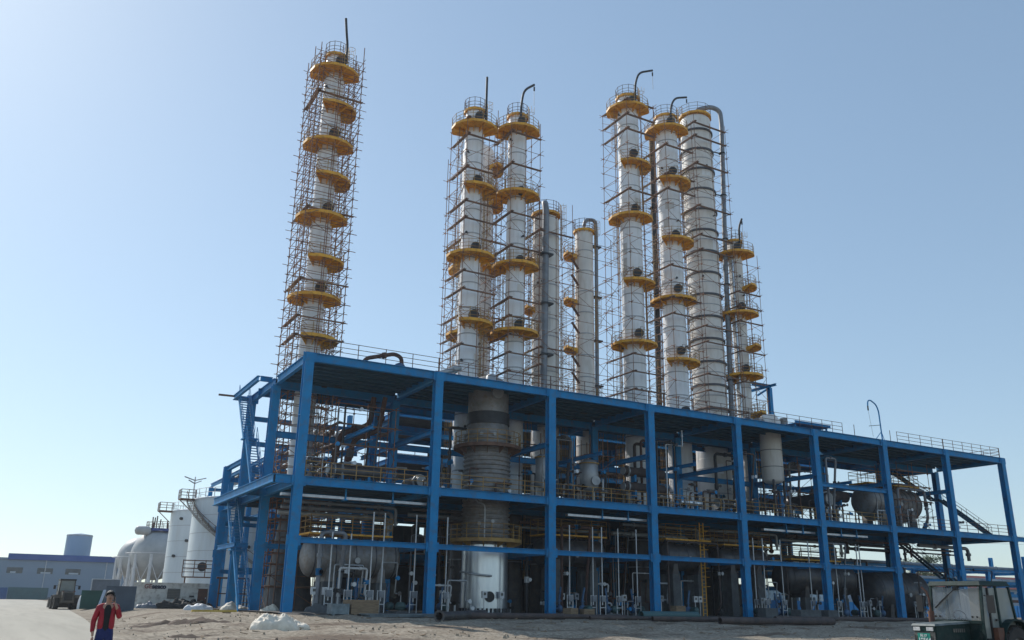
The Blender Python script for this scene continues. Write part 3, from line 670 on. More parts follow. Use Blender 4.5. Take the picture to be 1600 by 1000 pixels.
b.tube((54.2, 12.2, 18.1), (54.35, 12.2, 41), .12, 10); b.build('pipe_body', 'shiny', t)
b = MB()
for z in (24, 30, 36): b.disc((54.3, 12.2, z), (0, 0, 1), .22, .1, 12)
b.build('flange', 'pipe', t)

# ------------------------------------------------------------------ vessels
def big_column():
    X, Y, r = 16.95, 4.0, 1.86
    t = thing('ringed_column', 'fat warm-grey ringed column in the second bay with a bright metal skirt', 'column', (X, Y, 0))
    b = MB(); b.lathe((X, Y, 0), [(r + .28, 0), (r + .28, .18), (r + .02, .2), (r, 5.3)], 56, dup=True); s_ = b.build('skirt', 'shiny', t)
    b = MB()
    for k in range(36):
        a = k * math.pi / 18; b.box(X + 2.02 * math.cos(a) - .06, X + 2.02 * math.cos(a) + .06, Y + 2.02 * math.sin(a) - .06, Y + 2.02 * math.sin(a) + .06, .19, .5)
    b.build('anchor_lug', 'darksteel', s_)
    b = MB(); b.lathe((X, Y, 5.3), [(r, 0), (r - .02, 9.3)], 56); b.lathe((X, Y, 14.6), [(r - .02, 0), (r - .14, .5), (r - .14, 3.6)], 56, dup=True)
    b.lathe((X, Y, 18.2), [(r - .14, 0)] + [((r - .14) * math.cos(a), 1.25 * math.sin(a)) for a in [i * math.pi / 20 for i in range(11)]], 56); b.build('shell', 'steelwarm', t)
    b = MB(); z = 5.6
    while z < 14.5:
        if not 9.6 < z < 9.0: b.lathe((X, Y, z), [(r - .02, -.11), (r + .09, -.09), (r + .13, 0), (r + .09, .09), (r - .02, .11)], 56)
        z += .36
    b.build('half_pipe_coil', 'steelwarm', t)
    b = MB(); b.lathe((X, Y, 15.1), [(r - .1, 0), (r - .04, .02), (r - .04, 1.0), (r - .1, 1.02)], 56, dup=True); b.build('wire_wrap', 'darksteel', t)
    ang = math.degrees(math.atan2(CAM.y - Y, CAM.x - X))
    platform(t, X, Y, 13.2, r + .15, r + .95, ang - 120, 240, 1.2, seg=14, pm='rustrail'); platform(t, X, Y, 5.65, r + .1, r + 1.1, ang - 70, 200, 1.25, seg=10, pm='yellowrail')
    def disc(name, z, da, rr_, m, out=.35):
        a = R(ang + da); c = Vector((math.cos(a), math.sin(a), 0)); o = Vector((X, Y, z)); b = MB(); b.tube(o + c * (r - .4), o + c * (r + out - .1), rr_ * .8, 20); b.disc(o + c * (r + out - .1), c, rr_, .12, 24); return b.build(name, m, t)
    disc('manway', 17.6, 22, .48, 'palepipe', .25)
    for z in (14.1, 8.9, 7.0):
        for da in (-14, 16): disc('nozzle', z + random.uniform(-.1, .1), da, .14, 'palepipe', .22)
    a = R(ang + 14); c = Vector((math.cos(a), math.sin(a), 0)); o = Vector((X, Y, 1.35)); b = MB(); b.tube(o + c * (r - .05), o + c * (r + .05), .36, 24); h = b.build('access_hole', 'black', t)
    b = MB(); b.lathe((0, 0, 0), [(.36, 0)], 3) if False else None; pts = []
    n = Vector((-c.y, c.x, 0)); b.poly([o + c * (r + .04) + n * .38 * math.cos(k * math.pi / 12) + Vector((0, 0, .38 * math.sin(k * math.pi / 12))) for k in range(24)], .03, 6, closed=True); b.build('rim', 'steel', h)
    b = MB(); b.poly([(14.6, 1.6, 9.0), (14.9, 1.8, 8.5), (15.6, 1.6, 8.3), (15.6, 1.6, 5.7)], .06, 8, .3); b.poly([(14.4, 3.2, 3.2), (14.9, 2.2, 3.0), (16.5, 1.9, 2.9)], .08, 8, .3); b.build('side_pipe', 'palepipe', t)
big_column()
def drum(label, x0, x1, y, z, r, m='steel', plat=None, piers=True, bands=3, z0=0, head=.5):
    t = thing('horizontal_vessel', label, 'vessel', ((x0 + x1) / 2, y, z0 + .0)); hd = r * head; L = x1 - x0
    prof = [(r * math.sin(a), hd * (1 - math.cos(a))) for a in [i * math.pi / 16 for i in range(9)]]; prof2 = [(a, L - b_) for a, b_ in prof][::-1]
    b = MB(); b.lathe((x0, y, z), prof, 40, 'x'); b.lathe((x0, y, z), [(r, hd), (r, L - hd)], 40, 'x'); b.lathe((x0, y, z), prof2, 40, 'x'); b.build('shell', m, t)
    b = MB()
    for k in range(bands + 2):
        b = MB(); xx = hd + (L - 2 * hd) * k / (bands + 1); b.lathe((x0 + xx, y, z), [(r, -.04), (r + .025, -.04), (r + .025, .04), (r, .04)], 40, 'x', dup=True); b.build('weld_band', 'band', t)
    for fx in (.25, .78):
        xx = x0 + L * fx; b = MB(); zz = z - r * 1.02
        b.hexa([(xx - .35, y - r * .8, zz - .3), (xx + .35, y - r * .8, zz - .3), (xx + .35, y + r * .8, zz - .3), (xx - .35, y + r * .8, zz - .3), (xx - .2, y - r * .85, z - r * .45), (xx + .2, y - r * .85, z - r * .45), (xx + .2, y + r * .85, z - r * .45), (xx - .2, y + r * .85, z - r * .45)])
        b.build('saddle', m, t)
        if piers and zz - .3 > z0 + .3:
            for sy in (-1, 1):
                b = MB(); b.box(xx - .42, xx + .42, y + sy * r * .62 - .3, y + sy * r * .62 + .3, z0 - .2, zz - .302); b.build('pier', 'pier', t)
    b = MB(); 
    for k in range(4):
        b = MB(); xx = x0 + L * (.2 + .2 * k); b.tube((xx, y, z + r * .9), (xx, y, z + r + .4), .11, 10); b.disc((xx, y, z + r + .4), (0, 0, 1), .2, .07, 12); b.build('nozzle', 'steel', t)
    b = MB(); xx = x0 + L * .5; b.tube((xx, y - r * .95, z - .2), (xx, y - r - .22, z - .2), .13, 10); b.disc((xx, y - r - .22, z - .2), (0, -1, 0), .22, .07, 14); b.build('nozzle', 'palepipe', t)
    if plat:
        zp = z + r + .32; b = MB(); b.box(x0 + plat[0], x1 - plat[1], y - 1.3, y + 1.3, zp - .12, zp); p = b.build('platform', 'yellow', t); g = MB()
        X0, X1, Y0, Y1 = x0 + plat[0] + .04, x1 - plat[1] - .04, y - 1.26, y + 1.26
        for a, c in (((X0, Y0), (X1, Y0)), ((X0, Y1), (X1, Y1)), ((X0, Y0), (X0, Y1)), ((X1, Y0), (X1, Y1))): railing(g, (*a, zp), (*c, zp), 1.3, 1.5, .026, (1.27, .9, .45))
        g.build('railing', 'yellowrail', p)
        g = MB(); 
        for k in range(3): xx = X0 + (X1 - X0) * k / 2; g.tube((xx, Y0, zp - .12), (xx, y - r * .5, z + r * .8), .05)
        g.build('strut', 'steel', p)
    return t
drum('grey horizontal drum on concrete piers in the first bay, yellow platform above', 2.0, 9.6, 4.5, 3.9, 1.38, 'steelwarm', (.1, 1.0))
drum('dark horizontal drum half hidden behind the third front post', 22.0, 28.9, 4.6, 5.1, 1.1, 'steel', (.3, .3))
drum('grey horizontal drum high on piers in the fourth bay with a ladder in front', 34.2, 39.7, 3.6, 5.15, 1.2, 'steel', (.1, .1))
drum('dull dark drum high on piers, last before the fifth bay', 41.9, 48.3, 4.6, 5.25, 1.0, 'steel', (.2, .2))
drum('dark wide drum low behind the sixth front post', 50.2, 60.4, 4.6, 3.75, 1.5, 'steel', (.6, 2.5))
drum('very large dark drum low in the seventh bay, nearly touching the ground', 62.2, 71.4, 4.7, 2.6, 2.2, 'steel', None, True)
drum('large grey horizontal drum on the upper deck in the seventh bay', 63.2, 72.3, 4.6, 12.15, 1.62, 'steelwarm', (.2, .4), True, 9, H2)
t = thing('ladder', 'yellow caged ladder against the drum in the fourth bay', 'ladder', (38.3, 1.9, 0)); 
b = MB()
for s_ in (-.22, .22): b.bar((38.3 + s_, 2.1, 0), (38.3 + s_, 2.1, 8.2), .06, .06)
b.build('stile', 'yellow', t); b = MB(); z = .3
while z < 8.1: b.tube((38.08, 2.1, z), (38.52, 2.1, z), .02, 5); z += .32
b.build('rung', 'yellow', t); b = MB()
for z in [2.6 + .8 * k for k in range(7)]:
    b.poly([(38.3 + .36 * math.cos(a), 2.0 - .6 * math.sin(a), z) for a in [i * math.pi / 6 for i in range(7)]], .02, 5)
b.build('cage', 'yellow', t)
# exchangers on the upper deck, ends to the camera
def exch(label, x, y, z, r, L, m='steel', ax='y'):
    t = thing('heat_exchanger', label, 'heat exchanger', (x, y, z - r - .5)); b = MB()
    b.lathe((x, y, z), [(0.01, -.02), (r * .9, 0), (r, .12), (r, L)], 28, ax); b.build('shell', m, t)
    b = MB()
    if ax == 'y': b.lathe((x, y, z), [(r, .3), (r + .12, .3), (r + .12, .42), (r, .42)], 28, 'y', dup=True); b.disc((x, y - .02, z), (0, -1, 0), r * .86, .08, 28)
    else: b.lathe((x, y, z), [(r, .3), (r + .12, .3), (r + .12, .42), (r, .42)], 28, 'x', dup=True); b.disc((x - .02, y, z), (-1, 0, 0), r * .86, .08, 28)
    b.build('channel_head', 'palepipe', t)
    b = MB()
    for k in (.25, .75):
        if ax == 'y': b.box(x - r * .7, x + r * .7, y + L * k - .1, y + L * k + .1, z - r - .5, z - r * .6)
        else: b.box(x + L * k - .1, x + L * k + .1, y - r * .7, y + r * .7, z - r - .5, z - r * .6)
    b.build('saddle', 'blue', t)
exch('round pale-ended exchanger facing out of the sixth bay on the upper deck', 56.0, 2.4, 11.6, .72, 5.5)
exch('upper of two dark exchangers in the fourth bay on the upper deck', 31.2, 4.2, 12.6, .42, 4.6, 'brownpipe', 'x')
exch('lower of two dark exchangers in the fourth bay on the upper deck', 31.2, 4.2, 11.2, .42, 4.6, 'brownpipe', 'x')
exch('bright metal exchanger lying behind the railing of the fifth bay', 36.3, 2.6, 10.0, .3, 2.6, 'shiny', 'x')
exch('grey exchanger on the upper deck of the first bay, behind the railing', 3.2, 3.4, 10.2, .45, 4.2, 'steel', 'x')
exch('blue-saddled exchanger deep in the second bay on the upper deck', 12.2, 6.6, 10.4, .5, 3, 'steel', 'y')
exch('dark exchanger deep in the fifth bay on the upper deck', 43.5, 5.5, 10.5, .55, 4.5, 'brownpipe', 'x')
exch('dark exchanger on the upper deck beside the big drum in the seventh bay', 57.8, 6, 12.6, .6, 5, 'brownpipe', 'x')
# short upright vessels on the upper deck
def upright(label, x, y, z0, z1, r, m='palepipe', man=True):
    t = thing('upright_vessel', label, 'vessel', (x, y, H2)); b = MB(); h = z1 - z0
    b.lathe((x, y, z0), [(0.01, -r * .45), (r * .6, -r * .35), (r, 0), (r, h), (r * .6, h + r * .35), (0.01, h + r * .45)], 28); b.build('shell', m, t)
    for k in range(3):
        a = R(k * 120 - 100); b = MB(); b.bar((x + r * .9 * math.cos(a), y + r * .9 * math.sin(a), H2), (x + r * .9 * math.cos(a), y + r * .9 * math.sin(a), z0 + .5), .12, .12); b.build('leg', m, t)
    b = MB(); b.disc((x, y, z1 - .1), (0, 0, 1), r + .1, .1, 24); b.build('top_flange', 'yellowrail', t)
    if man:
        c = Vector((-.25, -1, 0)).normalized(); o = Vector((x + r * .3, y, z0 + .55)); b = MB(); b.tube(o, o + c * (r + .25), .3, 18); b.disc(o + c * (r + .25), c, .4, .1, 22); b.build('manway', 'palepipe', t)
    b = MB()
    for dx in (-.2, .15): b.tube((x + dx, y, z1), (x + dx, y, z1 + random.uniform(1.8, 2.8)), .05, 8)
    b.build('vent_pipe', 'rustrail', t)
upright('pale upright vessel on legs left of the third front post, upper deck', 22.4, 4, 10.6, 13.0, .62)
upright('pale upright vessel with a round white manway, upper deck of the third bay', 27.25, 4, 10.7, 12.9, .82)
t = thing('hanging_vessel', 'cream upright vessel running up through the roof deck in the sixth bay', 'vessel', (49.9, 4, 13.0)); b = MB()
b.lathe((49.9, 4, 13.2), [(.01, -.4), (.8, -.25), (1.08, 0), (1.08, 6.2), (.7, 6.7), (.01, 6.8)], 32); b.build('shell', 'cream', t)
b = MB()
for z in (14.5, 16.2): b.lathe((49.9, 4, z), [(1.08, -.03), (1.1, -.03), (1.1, .03), (1.08, .03)], 32, dup=True)
b.build('banding', 'band', t); b = MB()
for k in range(4): a = R(45 + 90 * k); b.bar((49.9 + 1.0 * math.cos(a), 4 + 1.0 * math.sin(a), H2), (49.9 + 1.0 * math.cos(a), 4 + 1.0 * math.sin(a), 13.2), .16, .16)
b.build('leg', 'steel', t); b = MB(); b.tube((48.9, 4, 19.3), (51.1, 4, 19.3), .3, 12); b.tube((51.6, 3.6, 18.1), (51.6, 3.6, 19.7), .4, 14); b.tube((47.9, 3.8, 18.9), (48.6, 3.8, 18.9), .5, 14); b.build('top_nozzle', 'steelwarm', t)

# ------------------------------------------------------------------ pipework
def piperun(label, pts, r, m, group='process pipes threading the bays of the blue structure', valves=1, name='process_pipe', fil=None):
    t = thing(name, label, 'pipe', pts[0], group); b = MB(); b.poly(pts, r, 8 if r < .15 else 12, fil or r * 2.5); b.build('pipe_body', m, t)
    P = [Vector(p) for p in pts]; b = MB()
    for i in range(len(P) - 1):
        d = P[i + 1] - P[i]
        if d.length > 1.2: b = MB(); c = P[i] + d * random.uniform(.25, .75); b.disc(c, d, r * 1.55, r * 1.1 + .08, 12); b.disc(c + d.normalized() * (r * .3 + .02), d, r * 1.4, r * .3, 12); b.build('flange', m, t)
    for k in range(valves):
        i = random.randrange(len(P) - 1); c = P[i].lerp(P[i + 1], .5); b = MB(); b.tube(c - Vector((0, 0, r * 1.6)), c + Vector((0, 0, r * 1.6)), r * 1.5, 10); b.tube(c, c + Vector((0, -r * 2 - .25, 0)), .03, 6)
        b.disc(c + Vector((0, -r * 2 - .25, 0)), (0, -1, 0), .16, .03, 12); b.build('valve', random.choice(['darksteel', 'blue', 'galv', 'steel']), t)
    return t
piperun('rust-brown pipe bent in an S above the first bay railing, left of its twin', [(4.6, 7.6, 9.2), (4.8, 7.4, 11.2), (5.0, 6.6, 13.6), (7.4, 6.6, 14.6), (7.6, 6.6, 16.9)], .22, 'rustpipe', 'pair of brown S-bent pipes in the first bay')
piperun('rust-brown pipe bent in an S above the first bay railing, right of its twin', [(5.4, 7.0, 9.2), (5.7, 6.9, 11.0), (6.0, 6.1, 13.2), (8.0, 6.1, 14.1), (8.4, 6.1, 16.9)], .2, 'rustpipe', 'pair of brown S-bent pipes in the first bay')
piperun('rusty bent pipe on the roof deck above the first bay, ending in a dark pot', [(4.6, 1.6, 18.1), (4.9, 1.6, 18.7), (7.2, 1.6, 19.4), (7.8, 1.6, 19.2), (7.9, 1.6, 18.4)], .16, 'rustpipe', valves=0)
t = thing('vent_pot', 'dark dome-topped pot beside the bent rusty pipe on the roof edge', 'pot', (7.9, 1.6, 18.0)); b = MB(); b.lathe((7.7, 1.6, 18.02), [(.5, 0), (.5, .35), (.35, .6), (.1, .72), (.01, .74)], 24); b.build('pot_body', 'pumpblue', t); b = MB(); b.disc((7.7, 1.6, 18.1), (0, 0, 1), .58, .07, 24); b.build('flange', 'darksteel', t)
piperun('pale slanting pipe on the roof edge just left of the second front post', [(10.6, 2, 18.1), (11.4, 1.6, 18.5), (13.0, 1.6, 19.1)], .22, 'palepipe', valves=0)
piperun('bright bent instrument pipe high in the fifth bay', [(33.0, 2.4, 16.7), (33.0, 2.4, 12.2), (33.0, 2.4, 9.3)], .07, 'galv')
piperun('stepped white pipe high in the fifth bay beside its post', [(36.6, 2.2, 16.6), (36.6, 2.2, 15.1), (34.6, 2.2, 15.1), (34.6, 2.2, 9.3)], .06, 'galv')
pm = ['pipe', 'palepipe', 'steel', 'brownpipe', 'rustpipe', 'darksteel', 'steelwarm', 'galv']
KN = {'pipe': 'grey', 'palepipe': 'pale grey', 'steel': 'steel', 'brownpipe': 'brown', 'rustpipe': 'rusty', 'darksteel': 'black', 'steelwarm': 'warm grey', 'galv': 'galvanised'}
for i in range(8):
    X0 = XS[i] + .6; X1 = XS[i + 1] - .6
    for k in range(3):
        for lvl, zb, zt in (('ground floor', 0, H2 - .7), ('upper deck', H2, H3 - .8)):
            if i == 7 and (lvl == 'upper deck' or k > 0): continue
            m = random.choice(['steel', 'brownpipe', 'rustpipe', 'darksteel', 'steelwarm', 'pipe']); r = random.choice([.05, .07, .09, .12, .15]); y = random.uniform(4.5, 8.2) if k else random.uniform(1.2, 3); y = 7.2 + .3 * k if i == 1 else y
            xa, xb = sorted((random.uniform(X0, X1), random.uniform(X0, X1))); xb = max(xb, xa + 1.5) if xa + 1.5 < X1 else xb
            zl = zb + random.uniform(.7, 1.6); zh = zb + random.uniform(.55, .85) * (zt - zb)
            lab = '%s process pipe stepping up, %s, %s' % (KN[m], lvl, bay(xa))
            piperun(lab, [(xa, y, zb + .05), (xa, y, zh), (xb, y, zh), (xb, y + random.choice([-.1, .8]), zl + .4), (xb + .1, y + .8, zb + .1)], r, m, lab + ' set', valves=2)
    # overhead headers
    for k in range(3):
        m = random.choice(pm[:6]); r = random.uniform(.08, .2); z = (H2 - 1.2 - .35 * k); y = 5.2 + .8 * k
        lab = '%s header pipe under the lower deck, %s' % (KN[m], bay(X0)); piperun(lab, [(X0, y, z), ((X0 + X1) / 2, y, z), (X1 - .2, y, z), (X1 - .2, y, z - 1.4)], r, m, lab + ' set', valves=0)
    for k in range(5):
        if i == 7: continue
        m = random.choice(pm[:7]); r = random.uniform(.05, .12); x = random.uniform(X0, X1); y = random.uniform(2, 8)
        lab = 'short %s riser pipe, upper deck, %s' % (KN[m], bay(x)); h = random.uniform(1.3, 3.4)
        piperun(lab, [(x, y, H2 + .02), (x, y, H2 + h), (x + random.uniform(-1.5, 1.5), y, H2 + h)], r, m, lab + ' set', valves=1)
rs = random.Random(21)
for i in range(8):
    X0 = XS[i] + .7; X1 = XS[i + 1] - .7; nn = 7 if i < 7 else 3
    for k in range(nn):
        m = rs.choice(['palepipe', 'galv', 'whitesteel', 'pipe', 'darksteel', 'rustpipe', 'palepipe']); r = rs.uniform(.035, .09); x = rs.uniform(X0, X1 - 1); y = rs.uniform(.8, 7.5); y = max(y, 6.6) if 13 < x < 19.5 else y; h = rs.uniform(1.0, 3.8); dx = rs.uniform(.5, 2.2)
        lab = 'low %s branch pipe, ground floor, %s' % ({'whitesteel': 'white'}.get(m) or KN[m], bay(x)); piperun(lab, [(x, y, 0), (x, y, h), (x + dx, y, h), (x + dx, y + .3, h * .4), (x + dx + .5, y + .3, h * .4), (x + dx + .5, y + .3, 0)], r, m, 'low branch pipes on the ground floor', valves=2)
    for k in range(7 if i < 7 else 1):
        m = rs.choice(['palepipe', 'galv', 'pipe', 'rustpipe', 'brownpipe']); r = rs.uniform(.04, .1); x = rs.uniform(X0, X1 - 2); y = rs.uniform(1.0, 7.5); h = rs.uniform(.8, 2.6)
        lab = 'low %s branch pipe, upper deck, %s' % (KN[m], bay(x)); piperun(lab, [(x, y, H2), (x, y, H2 + h), (x + 1.5, y, H2 + h), (x + 1.5, y + .8, H2 + h), (x + 1.5, y + .8, H2)], r, m, 'low branch pipes on the upper deck', valves=2)
    for k in range(3 if i < 7 else 1):
        x = rs.uniform(X0, X1); y = rs.uniform(.6, 3); t = thing('instrument_stand', 'pale instrument box on a post, ground floor, %s' % bay(x), 'instrument', (x, y, 0), 'instrument boxes on posts'); b = MB(); b.bar((x, y, 0), (x, y, 1.25), .06, .06); b.build('post', 'galv', t); b = MB(); b.box(x - .2, x + .2, y - .12, y + .12, 1.25, 1.75); bb = b.build('box', rs.choice(['whitesteel', 'galv', 'pipe']), t); b = MB(); b.box(x - .1, x + .1, y - .14, y - .121, 1.45, 1.65); b.build('dial', 'glassd', bb)
# pumps
def pump():
    t = thing('pump', 'x', 'pump', (0, 0, 0)); b = MB(); b.box(-.35, 1.1, -.3, .3, -.3, .22); b.build('base', 'pier', t)
    b = MB(); b.lathe((.35, 0, .55), [(.01, 0), (.26, .03), (.28, .1), (.28, .62), (.2, .7), (.01, .72)], 18, 'x')
    for k in range(10): a = k * math.pi / 5; b.box(.5, .95, .28 * math.cos(a) - .015, .28 * math.cos(a) + .015, .55 + .28 * math.sin(a) - .015, .55 + .28 * math.sin(a) + .03)
    b.build('motor', 'green', t)
    b = MB(); b.lathe((-.25, 0, .55), [(.01, 0), (.3, .02), (.33, .15), (.3, .3), (.12, .34), (.1, .6)], 18, 'x'); b.poly([(-.1, 0, .8), (-.1, 0, 1.3), (-.1, .2, 2.2)], .09, 10); b.disc((-.1, 0, 1.1), (0, 0, 1), .18, .08, 14); b.build('casing', 'pumpblue', t); return t
p0 = pump(); spots = [(5.6, 2.0), (8.4, 3.4), (9.4, 1.3), (12.5, 2.5), (22.2, 1.2), (24.4, .9), (27.2, 1.4), (30.0, 1.6), (35.5, 1.0), (43.2, 1.3), (45.8, .9), (48.0, 2.2), (55.4, 1.2), (58.5, 2.0), (60.4, 1.0)]
for i, (x, y) in enumerate(spots):
    o = p0 if i == 0 else dup(p0, (0, 0, 0)); o.location = (x, y, 0); o.rotation_euler = (0, 0, random.choice([0, 1.57, 3.14, -1.57]))
    n_ = sum(1 for a in spots if int(a[0] // BAY) == int(x // BAY)); nth = sorted([a for a in spots if int(a[0] // BAY) == int(x // BAY)]).index((x, y))
    o['label'] = 'green-motored pump on a low base, %s one in the %s' % (('only' if n_ == 1 else ['leftmost', 'second', 'third', 'fourth'][nth]), bay(x)); o['group'] = 'pumps on the ground floor'
# conduit poles with junction boxes
def pole(h):
    t = thing('conduit_pole', 'x', 'conduit', (0, 0, 0)); b = MB(); b.tube((0, 0, .9), (0, 0, h), .055, 8); b.build('conduit', 'galv', t)
    b = MB()
    for s_ in (-.27, .27): b.bar((s_, -.05, 0), (s_, -.05, 1.65), .06, .06)
    b.bar((-.27, -.05, .7), (.27, -.05, .7), .05, .05); b.bar((-.27, -.05, 1.6), (.27, -.05, 1.6), .05, .05); b.build('stand', 'galv', t)
    b = MB(); b.box(-.2, .2, -.2, -.09, 1.15, 1.6); b.build('junction_box', 'pipe', t); return t
pl = [pole(5.5), pole(7.1)]
ps = [(3.1, 0), (4.6, 0), (6.1, 1), (7.1, 1), (9.5, 1), (12.2, 1), (23.1, 1), (25.6, 1), (26.3, 1), (28.2, 1), (29.9, 1), (43.7, 1), (44.6, 1), (47.2, 1), (50.6, 1), (54.6, 1), (57.4, 1), (58.2, 1)]
used = set()
for i, (x, k) in enumerate(ps):
    o = pl[k] if k not in used else dup(pl[k], (0, 0, 0)); used.add(k); o.location = (x, .9 + .3 * (i % 2), -.02)
    same = [a for a in ps if int(a[0] // BAY) == int(x // BAY)]; o['label'] = 'thin upright conduit on a box stand, %s one in the %s' % (['first', 'second', 'third', 'fourth', 'fifth', 'sixth'][same.index((x, k))], bay(x)); o['group'] = 'conduits rising along the front of the structure'

# ------------------------------------------------------------------ rear structures
rk = thing('rear_pipe_rack', 'dark blue multi-storey rack full of pipes behind the tower row', 'steel structure', (16, 20, 0))
RX = [15, 25.5, 36, 46.5, 57, 67.5, 76]; RY = [20, 27, 34]
for x in RX:
    for y in RY: column(x, y, 21 if y > 20 else 19.6, rk, .5, .5, 'blue')
for z in (5, 9.6, 14.2, 18.8):
    for j, y in enumerate(RY):
        for i in range(len(RX) - 1): ibeam((RX[i] + .26, y, z), (RX[i + 1] - .26, y, z), .5, .3, rk)
    for x in RX:
        for j in (0, 1): ibeam((x, RY[j] + .26, z), (x, RY[j + 1] - .26, z), .5, .3, rk)
for z in (5.3, 9.9, 14.5, 19.1):  # rack decks put in to block light from behind
    for i in range(len(RX) - 1):
        if (z == 5.3 and i in (4,)): continue
        b = MB(); b.box(RX[i] + .05, RX[i + 1] - .05, RY[0] + (.2 if i % 2 else 1.5), RY[2] + 2, z - .03, z + .03); b.build('rack_deck', 'deck', rk)
for zi, z in enumerate((5.35, 9.95, 14.55)):
    for k in range(5):
        y = 21 + k * 2.6 + random.uniform(-.4, .4); r = random.uniform(.18, .5); m = random.choice(['pipe', 'steel', 'brownpipe', 'rustpipe', 'palepipe', 'darksteel'])
        t = thing('rack_pipe', '%s long pipe on the %s tier of the rear rack' % (KN[m], ['lowest', 'middle', 'upper'][zi]), 'pipe', (15, y, z), '%s pipes on the %s tier of the rear rack' % (KN[m], ['lowest', 'middle', 'upper'][zi]))
        xa = random.uniform(15, 30); xb = random.uniform(52, 77); b = MB(); b.tube((xa, y, z + r + .1), (xb, y, z + r + .1), r, 12); b.build('pipe_body', m, t)
        b = MB(); x = xa + 2
        while x < xb - 1: b.disc((x, y, z + r + .1), (1, 0, 0), r * 1.3, .12, 14); b.box(x - .1, x + .1, y - r * .8, y + r * .8, z, z + .2); x += 7
        b.build('flange', m, t)
    for k in range(10):
        x = random.uniform(16, 74); y = random.uniform(20.8, 32); r = random.uniform(.5, 1.0); h = random.uniform(1.8, 3.6); m = random.choice(['steel', 'steelwarm', 'darksteel', 'pipe'])
        t = thing('rack_vessel', '%s upright pot on the %s tier of the rear rack' % (KN[m], ['lowest', 'middle', 'upper'][zi]), 'vessel', (x, y, z), '%s pots on the %s tier of the rear rack' % (KN[m], ['lowest', 'middle', 'upper'][zi]))
        b = MB(); b.lathe((x, y, z), [(r, 0), (r, h), (r * .7, h + .3), (.01, h + .4)], 20); b.build('shell', m, t); b = MB(); b.disc((x, y, z + h * .6), (0, 0, 1), r + .08, .1, 20); b.build('flange', m, t)
for i in range(len(RX) - 1):
    for z in (9.63, 14.23):
        b = MB(); railing(b, (RX[i] + .3, RY[0] + .1, z + .25), (RX[i + 1] - .3, RY[0] + .1, z + .25), 1.1, 1.9, .028); b.build('railing', 'yellowrail' if i % 2 else 'rustrail', rk)
for i, (z0_, z1_) in ((0, (0, 9.3)), (1, (0, 18.5)), (2, (0, 13.9)), (3, (4.6, 18.5)), (4, (0, 18.5)), (5, (4.9, 13.9))):  # dark panels added to close sky gaps and darken the bays
    b = MB(); b.box(RX[i] + .3, RX[i + 1] - .3, 36.1, 36.2, z0_, z1_)
    for k in range(14): xx = RX[i] + .5 + k * .7; b.box(xx, xx + .12, 36.04, 36.098, z0_ + .02, z1_ - .02)
    b.build('sky_blocking_panel', 'blocking_sheet', rk)
# dark equipment rooms under the rack, extended to block sky behind the bays
for i, (x0, x1, h) in enumerate(((17, 33, 4.4), (38, 52, 4.4), (60, 73, 3.6))):
    t = thing('equipment_room', ['left', 'middle', 'right'][i] + ' low dark concrete room at the back under the rear rack', 'building', (x0, 28, 0)); b = MB(); b.box(x0, x1, 29, 33.4, -.2, h); b.build('wall', 'darksteel', t)
    b = MB()
    for k in range(4): xx = x0 + 1.5 + k * (x1 - x0 - 3) / 3.4; b.box(xx, xx + 1.3, 28.94, 28.99, 1.2, 2.6)
    b.build('window', 'glassd', t); b = MB(); b.box(x0 - .2, x1 + .2, 28.7, 33.6, h + .004, h + .2); b.build('roof', 'deck', t)
# inclined side rack running back, seen through the first bay
sr = thing('side_pipe_rack', 'blue pipe rack running straight back behind the first bay', 'steel structure', (6, 18, 0))
for y in (26, 36, 46, 58):
    for x in (5.2, 11): column(x, y, 14.6, sr, .45, .45)
    ibeam((5.45, y, 14.3), (10.75, y, 14.3), .4, .3, sr); ibeam((5.45, y, 11.6), (10.75, y, 11.6), .4, .3, sr)
for x in (5.2, 11):
    for z in (14.8, 11.9, 9.0): ibeam((x, 17, z), (x, 58, z), .4, .3, sr)
for k, (x, z, r, m) in enumerate(((6.0, 15.3, .3, 'palepipe'), (7.0, 15.25, .25, 'brownpipe'), (8.1, 15.35, .35, 'pipe'), (9.4, 15.3, .3, 'rustpipe'), (6.4, 12.4, .28, 'brownpipe'), (8, 12.4, .3, 'palepipe'), (9.7, 12.4, .28, 'pipe'))):
    t = thing('rack_pipe', '%s pipe running away on the %s side rack tier, number %d from left' % (KN[m], 'upper' if z > 14 else 'lower', (k % 4) + 1), 'pipe', (x, 17, z), 'pipes on the side rack'); b = MB(); b.tube((x, 15, z), (x, 58, z), r, 12); b.build('pipe_body', m, t); b = MB()
    for y in (20, 30, 40, 50): b.disc((x, y, z), (0, 1, 0), r * 1.3, .12, 14)
    b.build('flange', m, t)
# roof furniture
t = thing('gantry_frame', 'blue goalpost lifting frame on the roof deck right of the slim column', 'gantry', (58.7, 12, 18)); b = MB(); b.hbeam((58.75, 12, 18.02), (58.75, 12, 25.6), .4, .4, .04, (0, 1, 0)); b.build('post', 'blue', t); b = MB(); b.hbeam((55.9, 12, 25.8), (59.0, 12, 25.8), .35, .4); b.hbeam((56.8, 12.1, 24.5), (58.5, 12.1, 25.5), .2, .2); b.hbeam((57.2, 9.5, 25.35), (57.2, 13.5, 25.35), .25, .25); b.build('beam', 'blue', t); b = MB(); b.tube((57.2, 11, 25.2), (57.2, 11, 21.5), .03); b.disc((57.2, 11, 21.3), (0, 0, 1), .12, .3, 8); b.build('hoist', 'yellow', t)
t = thing('roof_frame', 'low blue steel frame table on the roof edge above the sixth bay', 'frame', (52, 4, 18)); b = MB(); b.box(51.5, 56.5, 2, 6, 18.95, 19.03); b.hbeam((51.4, 1.9, 19.1), (56.6, 1.9, 19.1), .2, .25); b.build('top', 'blue', t)
